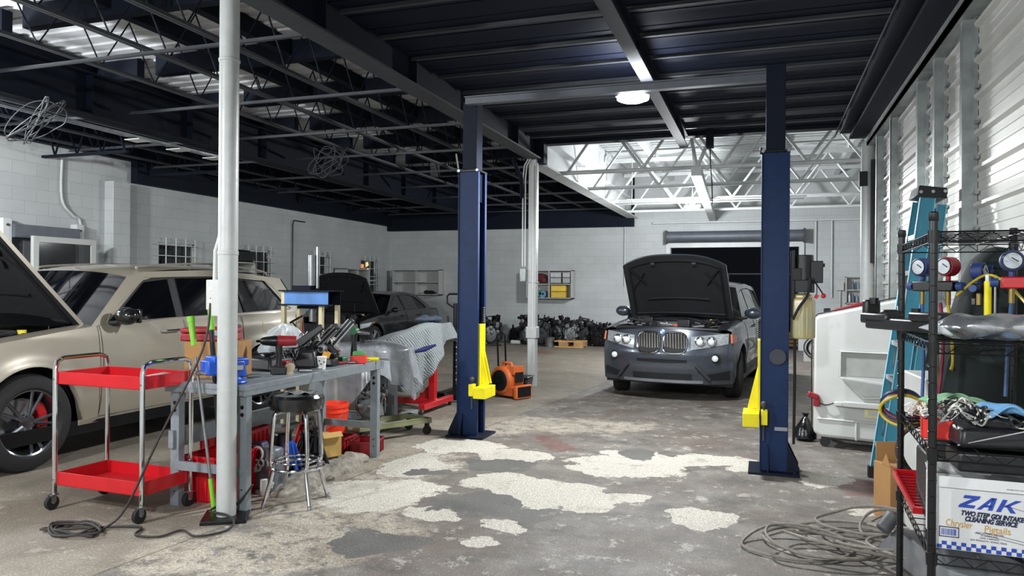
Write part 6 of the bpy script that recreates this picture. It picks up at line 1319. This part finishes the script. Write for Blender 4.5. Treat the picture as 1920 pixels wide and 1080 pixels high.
# word shapes as slanted block letters
def blk(pl, sx, ox, oz, sc, shear, m, nm):
    g = B()
    for poly in pl: g.prism([(ox+(x+shear*z)*sc*sx, oz+z*sc) for x, z in poly], 'XZ', -.0022, .002)
    return g.obj(nm, m, ZK, ang=0)
Zl = [[(0, 1), (1.0, 1), (1.0, .78), (.42, .24), (1.0, .24), (1.0, 0), (0, 0), (0, .22), (.58, .76), (0, .76)]]
Al = [[(0, 0), (.28, 0), (.62, .72), (.80, 1), (.50, 1)], [(.50, 1), (.84, 1), (.98, 0), (.70, 0), (.62, .72)], [(.22, .22), (.80, .22), (.80, .40), (.36, .40)]]
Kl = [[(0, 0), (.28, 0), (.28, 1), (0, 1)], [(.24, .42), (.78, 1), (1.14, 1), (.5, .42)], [(.34, .56), (.86, 0), (1.2, 0), (.56, .62)]]
blk(Zl, 1.15, .083, .181, .052, .42, bi, 'zak_letter'); blk(Al, 1.15, .152, .179, .052, .42, bi, 'zak_letter'); blk(Kl, 1.15, .224, .177, .052, .42, bi, 'zak_letter')
text('TWO STEP GDI INTAKE', .0265, (.093, fyy, .150), (90, 1.5, 0), nb, ZK, shear=.3, bold=.0016, sx=.82)
text('CLEANING SERVICE', .0265, (.108, fyy, .127), (90, 1.5, 0), nb, ZK, shear=.3, bold=.0016, sx=.82)
text('Chrysler', .040, (.035, fyy, .100), (90, 2, 0), yk, ZK, 'handwriting', .1, bold=0, sx=.72); text('Pigtails', .040, (.18, fyy, .089), (90, 1, 0), yk, ZK, 'handwriting', .05, sx=.9)
text('PART NUMBER - 10012755', .009, (.150, fyy, .080), (90, 1, 0), nb, ZK); text('6 - 2-PART KITS', .009, (.170, fyy, .070), (90, 1, 0), nb, ZK); text('LEVEL 3 AEROSOL', .009, (.165, fyy, .060), (90, 1, 0), nb, ZK); text('ZAK PRODUCTS - IRVING, TEXAS', .009, (.130, fyy, .049), (90, 1, 0), nb, ZK)
text('L092-1001080-01', .010, (.33, -.010, .275), (76, 180, 0), nb, ZK)
g = B()
for i in range(21):
    for j in range(2):
        if (i+j) % 2 == 0: g.span((.004+.0185*i, -.002, .004+.015*j), (.004+.0185*(i+1), .001, .019+.015*j))
g.obj('checkered_border', bi, ZK, ang=0)
g = B()
for k in range(11): g.span((.021+.0052*k, -.0022, .060), (.021+.0052*k+rnd(.0012, .004), .001, .086))
g.obj('barcode', bi, ZK, ang=0)
g = B(); g.span((.012, -.0024, .052), (.088, .001, .055)); g.span((.012, -.0024, .092), (.088, .001, .095)); g.span((.012, -.0024, .052), (.015, .001, .095)); g.span((.085, -.0024, .052), (.088, .001, .095)); g.obj('barcode_frame', nb, ZK, ang=0)
g = B(); g.box((.27, -.0015, .062), (.25, .002, .0012), (0, 9, 0)); g.box((.29, -.0015, .070), (.22, .002, .0012), (0, 9, 0)); g.box((.32, -.0015, .19), (.16, .002, .0012), (0, 14, 0)); g.obj('fold_line', nb, ZK)
t = thing('paper_label', 'small white plug resting on the back of the white carton', 'plug', (.80, 3.25, .82)); b = B(); b.box((0, 0, .015), (.05, .04, .025)); b.obj('plug_body', white_pl, t, bev=.004)

# lower (.93) shelf: black trays, wires, cloth, red bin
def sh(x, y, z=.936): return (x, y, z)
t = thing('car_trim_tray', 'large black plastic tray on the third shelf under the blue cloth', 'car part', sh(.86, 3.42), 5); b = B(); b.box((0, 0, .035), (.36, .5, .07), taper=.95); b.box((.03, -.05, .08), (.26, .3, .05), (0, 4, 0)); b.obj('tray_body', black_plastic, t, bev=.015); b = B()
for k in range(8): b.box((rnd(-.15, .15), rnd(-.24, -.1), .075+rnd(0, .05)), (rnd(.03, .08), rnd(.02, .05), rnd(.01, .03)), (rnd(-20, 20), rnd(-20, 20), rnd(0, 60)))
b.obj('tray_clip', engine_dark, t, bev=.003)
def harness(loc, label, w, h, n, cols, r=.0025, seed=1):
    random.seed(seed); t = thing('wire_harness', label, 'wires', loc); 
    for ci, c in enumerate(cols):
        b = B()
        for i in range(n):
            x, y = rnd(-w, w), rnd(-w, w); pts = []
            for k in range(7): x += rnd(-.05, .05); y += rnd(-.04, .04); x = max(-w, min(w, x)); y = max(-w, min(w, y)); pts.append((x, y, h*.2+abs(rnd(0, h))*(1-abs(x)/w*.6)))
            b.tube(pts, r*rnd(.8, 1.5), 5, smooth=5)
        b.obj('wire', mat('wire_'+c.strip('#'), c, .4), t)
    return t
harness(sh(.76, 3.32, 1.0), 'tangle of white and grey wires on the third shelf in front of the blue cloth', .15, .08, 12, ['#d6d3c8', '#8e8f8c', '#1c1d1f'], .0028, 5)
harness(sh(.72, 3.75, .95), 'loose clear and white connectors on the third shelf behind the near pole', .09, .08, 7, ['#cfcac2', '#b98a7c'], .003, 9)
harness(sh(.98, 3.25, 1.0), 'grey wires spilling at the end of the third shelf', .08, .05, 6, ['#8e8f8c', '#d6d3c8'], .003, 12)
t = thing('parts_bin', 'small bright red bin on the edge of the third shelf', 'bin', sh(.66, 3.36), -8); b = B(); b.span((-.05, -.06, 0), (.06, -.055, .075)); b.span((-.05, .055, 0), (.06, .06, .075)); b.span((-.05, -.06, 0), (-.045, .06, .075)); b.span((.055, -.06, 0), (.06, .06, .075)); b.span((-.05, -.06, 0), (.06, .06, .004)); b.obj('bin_body', mat('bright_red_plastic', '#d22a22'), t, ang=0)
def rag(loc, label, m, sx, sy, h, seed, rz=0):
    random.seed(seed); t = thing('shop_rag', label, 'cloth', loc, rz); p = [rnd(0, 6) for _ in range(6)]
    b = B(); b.grid(lambda u, v: (sx*(u-.5)*(1+.1*math.sin(9*v+p[0])), sy*(v-.5)*(1+.1*math.sin(8*u+p[1])), h*(.5+.28*math.sin(7*u+p[2])*math.cos(5*v+p[3])+.16*math.sin(15*v+9*u+p[4]))*math.sin(PI*min(1, max(0, u*.9+.05)))+ .004), 36, 30); o = b.obj('cloth_sheet', m, t, ang=70); d = o.modifiers.new('s', 'SOLIDIFY'); d.thickness = .006
    return t
rag(sh(.88, 3.30, 1.04), 'light blue shop cloth thrown over the black tray on the third shelf', mat('light_blue_cloth', '#6fa3cf', .9, 0, .1, 30, .3, 60), .20, .18, .06, 3, 15)
rag(sh(.78, 3.62, 1.04), 'pale green cloth behind the wires on the third shelf', mat('pale_green_cloth', '#8fbf96', .9, 0, .1, 30, .3, 60), .24, .10, .05, 7, 5)
t = thing('steel_rod', 'thin steel rod lying aslant across the third shelf', 'rod', sh(.80, 3.16, .985), -20); b = B(); b.cyl((-.10, -.02, -.045), (.13, -.02, .04), .0035, n=8); b.obj('rod', steel, t)
t = thing('black_box', 'dark plastic box under the third shelf behind the white carton', 'box', (.83, 3.62, .552)); b = B(); b.box((0, 0, .14), (.34, .26, .28)); b.obj('box_body', black_plastic, t, bev=.015)
t = thing('dark_bin', 'dark bin standing on top of the white carton', 'bin', (.86, 3.32, .83)); b = B(); b.box((0, 0, .04), (.30, .22, .075)); b.obj('bin_body', black_plastic, t, bev=.01)

# second (1.325) shelf: bumper bracket, silver bag
t = thing('car_trim_part', 'long black plastic bracket sticking out over the end of the second shelf', 'car part', (.72, 3.68, 1.335), 118); b = B()
b.prism([(-.62+.75, 0), (.60, .0), (.60, .06), (.3, .09), (.1, .10), (.02, .13), (-.04, .10), (-.12, .14)], 'XZ', -.05, .05) if 0 else None
b.span((-.28, -.05, .0), (.42, .05, .055)); b.box((.36, 0, .05), (.20, .10, .05)); b.box((.44, 0, .09), (.04, .08, .10)); b.cyl((.30, -.04, .06), (.30, .04, .06), .035, n=12); b.span((-.1, -.06, .05), (.1, .06, .09)); b.obj('bracket_body', black_plastic, t, bev=.01)
b = B(); b.cyl((.42, 0, .12), (.42, 0, .15), .022, n=10); b.cyl((.12, 0, .08), (.12, 0, .105), .02, n=10); b.obj('bracket_stud', black_metal, t)
t = thing('foil_bag', 'silver grey padded bag lying across the second shelf', 'bag', (.84, 3.28, 1.335), 3); random.seed(3)
def bag(u, v):
    a = 2*PI*v; e = (1-abs(2*u-1)**3.5)**.5; return (-.20+.52*u, .11*math.cos(a)*(.35+.65*e), .05+.05*math.sin(a)*e*(1+.08*math.sin(13*u))+.006*math.sin(23*u+3*a))
b = B(); b.grid(bag, 40, 20); b.obj('bag_body', mat('silver_foil', '#8d9299', .22, .75, .3, 8, .6, 10, col2='#c9ccd0'), t, ang=50)
t = thing('bag_tail', 'crumpled clear end of the silver bag beside the near pole', 'wrap', (.63, 3.22, 1.38), 10); b = B(); b.grid(lambda u, v: (-.06+.1*u, (v-.5)*.12*u, .03*math.sin(7*v+4*u)*u), 14, 12); o = b.obj('wrap_end', film, t, ang=60); d = o.modifiers.new('s', 'SOLIDIFY'); d.thickness = .002
t = thing('pale_folder', 'cream folded carton under the silver bag', 'carton', (.90, 3.48, 1.335), 5); b = B(); b.box((0, 0, .02), (.3, .28, .04)); b.obj('carton_body', mat('cream_board', '#d9cfbf', .8), t, bev=.003)

# gauges behind the shelf (refrigerant manifolds) on their machines
def gauge(b, g, x, y, z, r, rz): pass
def manifold(loc, rz, label, cols, scale=1., hoses=()):
    t = thing('manifold_gauge', label, 'gauge set', loc, rz)
    t.scale = (scale,)*3
    b = B(); b.box((0, 0, 0), (.22, .05, .05)); b.obj('manifold_body', red if cols[-1] == 'r' else black_metal, t, bev=.006)
    for i, x in enumerate((-.07, .07)):
        c = {'b': mat('dark_blue_rubber', '#24386e', .5), 'r': dkred}[cols[i]]
        b = B(); b.cyl((x, -.03, .095), (x, .03, .095), .046, n=28); b.cyl((x, 0, .02), (x, 0, .06), .012, n=8); q = b.obj('gauge_boot', c, t, bev=.008)
        b = B(); b.cyl((x, -.033, .095), (x, -.031, .095), .036, n=28); q2 = b.obj('gauge_face', mat('gauge_face', '#aab0b6', .25, .1, .1, 20, coat=.6), q)
        b = B(); b.box((x+.008, -.035, .10), (.03, .002, .004), (0, 35, 0)); b.torus((x, -.033, .095), .037, .003, 'Y', 24, 5); b.obj('gauge_needle', black_metal, q)
    b = B()
    for x, c in ((-.12, 0), (.12, 1)): b.cyl((x, 0, 0), (x*1.25, 0, 0), .02, n=12)
    b.obj('valve_knob', mat('dim_blue_knob', '#26407a', .5), t)
    b = B()
    for x in (-.07, 0, .07): b.cyl((x, 0, -.025), (x, 0, -.09), .012, n=8)
    islands(b, 'brass_fitting', mat('brass', '#8f7a45', .35, .8, .1, 20), t)
    for i, (x, c, end) in enumerate(hoses):
        b = B(); b.tube([(x, 0, -.08), (x*1.1, .01, -.2), (x*1.1+end[0]*.3, .02, -.35), (x+end[0], end[1], end[2])], .008, 8, smooth=6); b.obj('charging_hose', mat('hose_'+c.strip('#'), c, .45), t)
    return t
manifold((.84, 4.30, 1.545), -50, 'gauge set with blue and red boots hanging behind the far poles of the wire shelf', 'brx', 1.05, ((-.07, '#2c4f86', (.0, 0, -.62)), (0, '#8d8a5c', (0, .01, -.6)), (.03, '#7c1f3a', (-.02, .0, -.64)), (.07, '#b39f2a', (.02, 0, -.4))))
manifold((1.04, 4.22, 1.535), 55, 'second blue booted gauge set hanging just behind the first', 'bbx', .9, ((0, '#3a2f22', (0, 0, -.66)),))
manifold((1.10, 3.75, 1.56), -10, 'gauge set with a red manifold body hung over the dark green cover', 'bbr', 1.0, ((-.07, '#26476f', (-.02, 0, -.5)), (.07, '#6c1c26', (0, 0, -.5))))
t = thing('charging_cylinder', 'yellow marked charging cylinder strapped to the dark green cover', 'cylinder', (1.02, 4.08, 1.40)); b = B(); b.cyl((0, 0, .0), (0, 0, .17), .016, n=12); b.obj('yellow_scale', yellow, t); b = B(); b.cyl((.03, 0, -.02), (.03, 0, .2), .006, n=8); b.cyl((0, 0, .17), (0, 0, .2), .012, n=10); b.obj('steel_end', steel, t)
t = thing('equipment_cover', 'dark green tapered cover over a machine behind the wire shelf', 'cover', (1.13, 4.36, 0)); gc = mat('very_dark_green_cloth', '#0d1a18', .85, 0, .2, 6, .3, 20)
b = B(); b.lathe([(0, .25), (.75, .28), (1.0, .265), (1.3, .235), (1.55, .17), (1.68, .12), (1.74, .05), (1.75, .0)], n=36, cap=False); o = b.obj('cover_cloth', gc, t); b = B(); b.box((-.12, -.12, 1.57), (.012, .012, .05)); b.box((-.14, -.15, 1.47), (.012, .012, .03)); b.obj('cover_clip', steel, t)
cord('charging_hose', 'yellow charging hose looping down over the dark green cover', [(.92, 4.22, 1.50), (1.02, 4.08, 1.60), (1.10, 3.90, 1.50), (1.10, 3.60, 1.34), (1.045, 3.58, 1.18), (1.06, 3.5, 1.05), (1.16, 3.40, .985), (1.3, 3.3, .985)], .0065, mat('hose_d9c22c', '#b39f2a', .45))
cord('charging_hose', 'blue charging hose falling in front of the dark green cover', [(1.06, 3.60, 1.31), (1.055, 3.56, 1.2), (1.045, 3.54, 1.1), (1.08, 3.5, 1.04)], .008, mat('hose_2c4f86', '#2c4f86', .45))
cord('charging_hose', 'dark red charging hose beside the blue one before the green cover', [(1.09, 3.60, 1.30), (1.08, 3.58, 1.15), (1.12, 3.5, 1.05), (1.20, 3.42, 1.0)], .008, mat('hose_6c1c26', '#6c1c26', .45))
t = thing('hose_coil', 'coil of yellow and dark red hoses on the far end of the third shelf', 'hoses', (.66, 4.08, .98)); 
for i, (c, r) in enumerate((('#d9c22c', .10), ('#3a1f3a', .095), ('#5a2030', .085), ('#26304f', .09))):
    b = B(); b.tube([(r*math.cos(2*PI*k/14), .02*math.sin(k)+.01*i, -.05+r*.75*math.sin(2*PI*k/14)+.01*i) for k in range(14)], .008, 8, closed=True, smooth=4); b.obj('hose_loop', mat('hose_'+c.strip('#'), c, .45), t)
t = thing('hose_coil', 'brown hose loops hanging under the third shelf', 'hoses', (.78, 4.05, .74)); b = B()
for i in range(4): r = .15+.02*i; b.tube([(r*math.cos(2*PI*k/14)+.03*i, .03*i, r*.9*math.sin(2*PI*k/14)) for k in range(14)], .009, 8, closed=True, smooth=4)
b.obj('hose_loop', mat('brown_hose', '#3a2a22', .5), t)
t = thing('white_machine', 'white equipment cabinet standing behind the wire shelf', 'cabinet', (1.06, 5.0, 0), 4); b = B(); b.span((-.20, -.25, .06), (.34, .25, 1.02)); b.obj('cabinet_body', white_pl, t, bev=.01); b = B(); b.span((-.18, -.262, .55), (.10, -.25, .98)); b.obj('cabinet_door', white_pl, t, bev=.006)
b = B()
for i in range(10): b.span((-.17, -.256, .12+.035*i), (.1, -.250, .124+.035*i))
b.obj('printed_line', dark_strip, t)
b = B(); b.span((-.2, -.25, 0), (.34, .25, .06)); b.obj('cabinet_base', black_plastic, t)
t = thing('ribbed_tray', 'red ribbed plastic tray tilted on the bottom shelf beside the white carton', 'tray', (.66, 3.78, .60)); t.rotation_euler = (rad(13), 0, rad(4))
b = B(); b.box((.0, 0, 0), (.085, .36, .006)); b.box((-.045, 0, .01), (.01, .36, .03)); b.box((.045, 0, .01), (.01, .36, .03)); b.box((0, -.18, .01), (.10, .01, .03)); b.box((0, .18, .01), (.10, .01, .03)); b.obj('tray_base', red, t, ang=0); b = B()
for k in range(12): b.box((0, -.16+.029*k, .009), (.084, .008, .014))
b.obj('tray_rib', mat('red_rib', '#8f1019', .4), t, ang=0)
# floor: coils of grey cable and a metal bracket
gcable = mat('grey_wire_rope', '#7d776f', .6, .1, .2, 50)
t = thing('cable_pile', 'loose loops of grey cable on the floor before the wire shelf', 'cable', (.45, 4.62, 0)); t.scale = (1.15, 1.35, 1.2); random.seed(14)
loops = [(-.22, .02, .26, .12), (-.05, .12, .30, .16), (.10, .22, .28, .15), (.22, .10, .25, .14), (.05, .02, .36, .10), (-.12, -.04, .28, .10), (.30, .25, .2, .13), (.15, .30, .24, .12), (.35, .0, .22, .12)]
for i, (x, y, a, c) in enumerate(loops):
    pts = []
    for k in range(14): q = 2*PI*k/14; pts.append((x+a*math.cos(q)*1.0*(1+.12*math.sin(2*q+i)), y+c*math.sin(q)*1.4, .012+.02*i*.4+.05*max(0, math.sin(q+i))))
    b = B(); b.tube(pts, .0075, 7, closed=True, smooth=5); b.obj('cable_loop', gcable, t)
b = B(); b.tube([(.2, .5, .02), (.38, .62, .12), (.45, .75, .35)], .0065, 7, smooth=6); b.obj('cable_end', gcable, t)
t = thing('metal_bracket', 'grey cast metal bracket lying on the floor under the wire shelf', 'car part', (.80, 4.45, 0), 35); b = B(); b.box((0, 0, .1), (.16, .4, .16), (15, 10, 0), .7); b.cyl((-.1, .15, .2), (-.02, .15, .28), .04, n=12); b.box((.05, -.2, .06), (.2, .1, .1), (0, 20, 20)); b.obj('bracket_body', mat('dull_cast_grey', '#5f6061', .5, .4, .2, 14), t, bev=.012)
t = thing('storage_drum', 'grey lidded tub on the floor under the bottom shelf', 'tub', (.85, 3.5, 0)); b = B(); b.lathe([(0, .15), (.36, .17), (.38, .18), (.40, .18), (.40, .0)], n=28, cap=False); b.obj('tub_body', mat('grey_tub', '#7b7f82', .4, 0, .1, 8), t)

cord('black_rope', 'thin black cord dangling from the edge of the dark deck by the centre beam', [(-.73, 10.92, 3.56), (-.72, 10.92, 3.3), (-.70, 10.92, 3.05), (-.69, 10.92, 2.75)], .008, rubber, 4)

h_ = harness((-3.62, 5.08, .90), 'tangle of black and grey wiring on the workbench behind the paper cup', .14, .12, 9, ['#1c1d1f', '#8e8f8c'], .004, 31)
h_ = harness((-3.58, 5.42, 1.02), 'black wiring and hoses over the top of the heap of black car parts', .16, .12, 9, ['#1c1d1f', '#cfcac2'], .004, 33)
h_ = harness((-3.66, 5.04, .02), 'black cables heaped on the floor under the workbench', .16, .16, 9, ['#1c1d1f'], .006, 35)
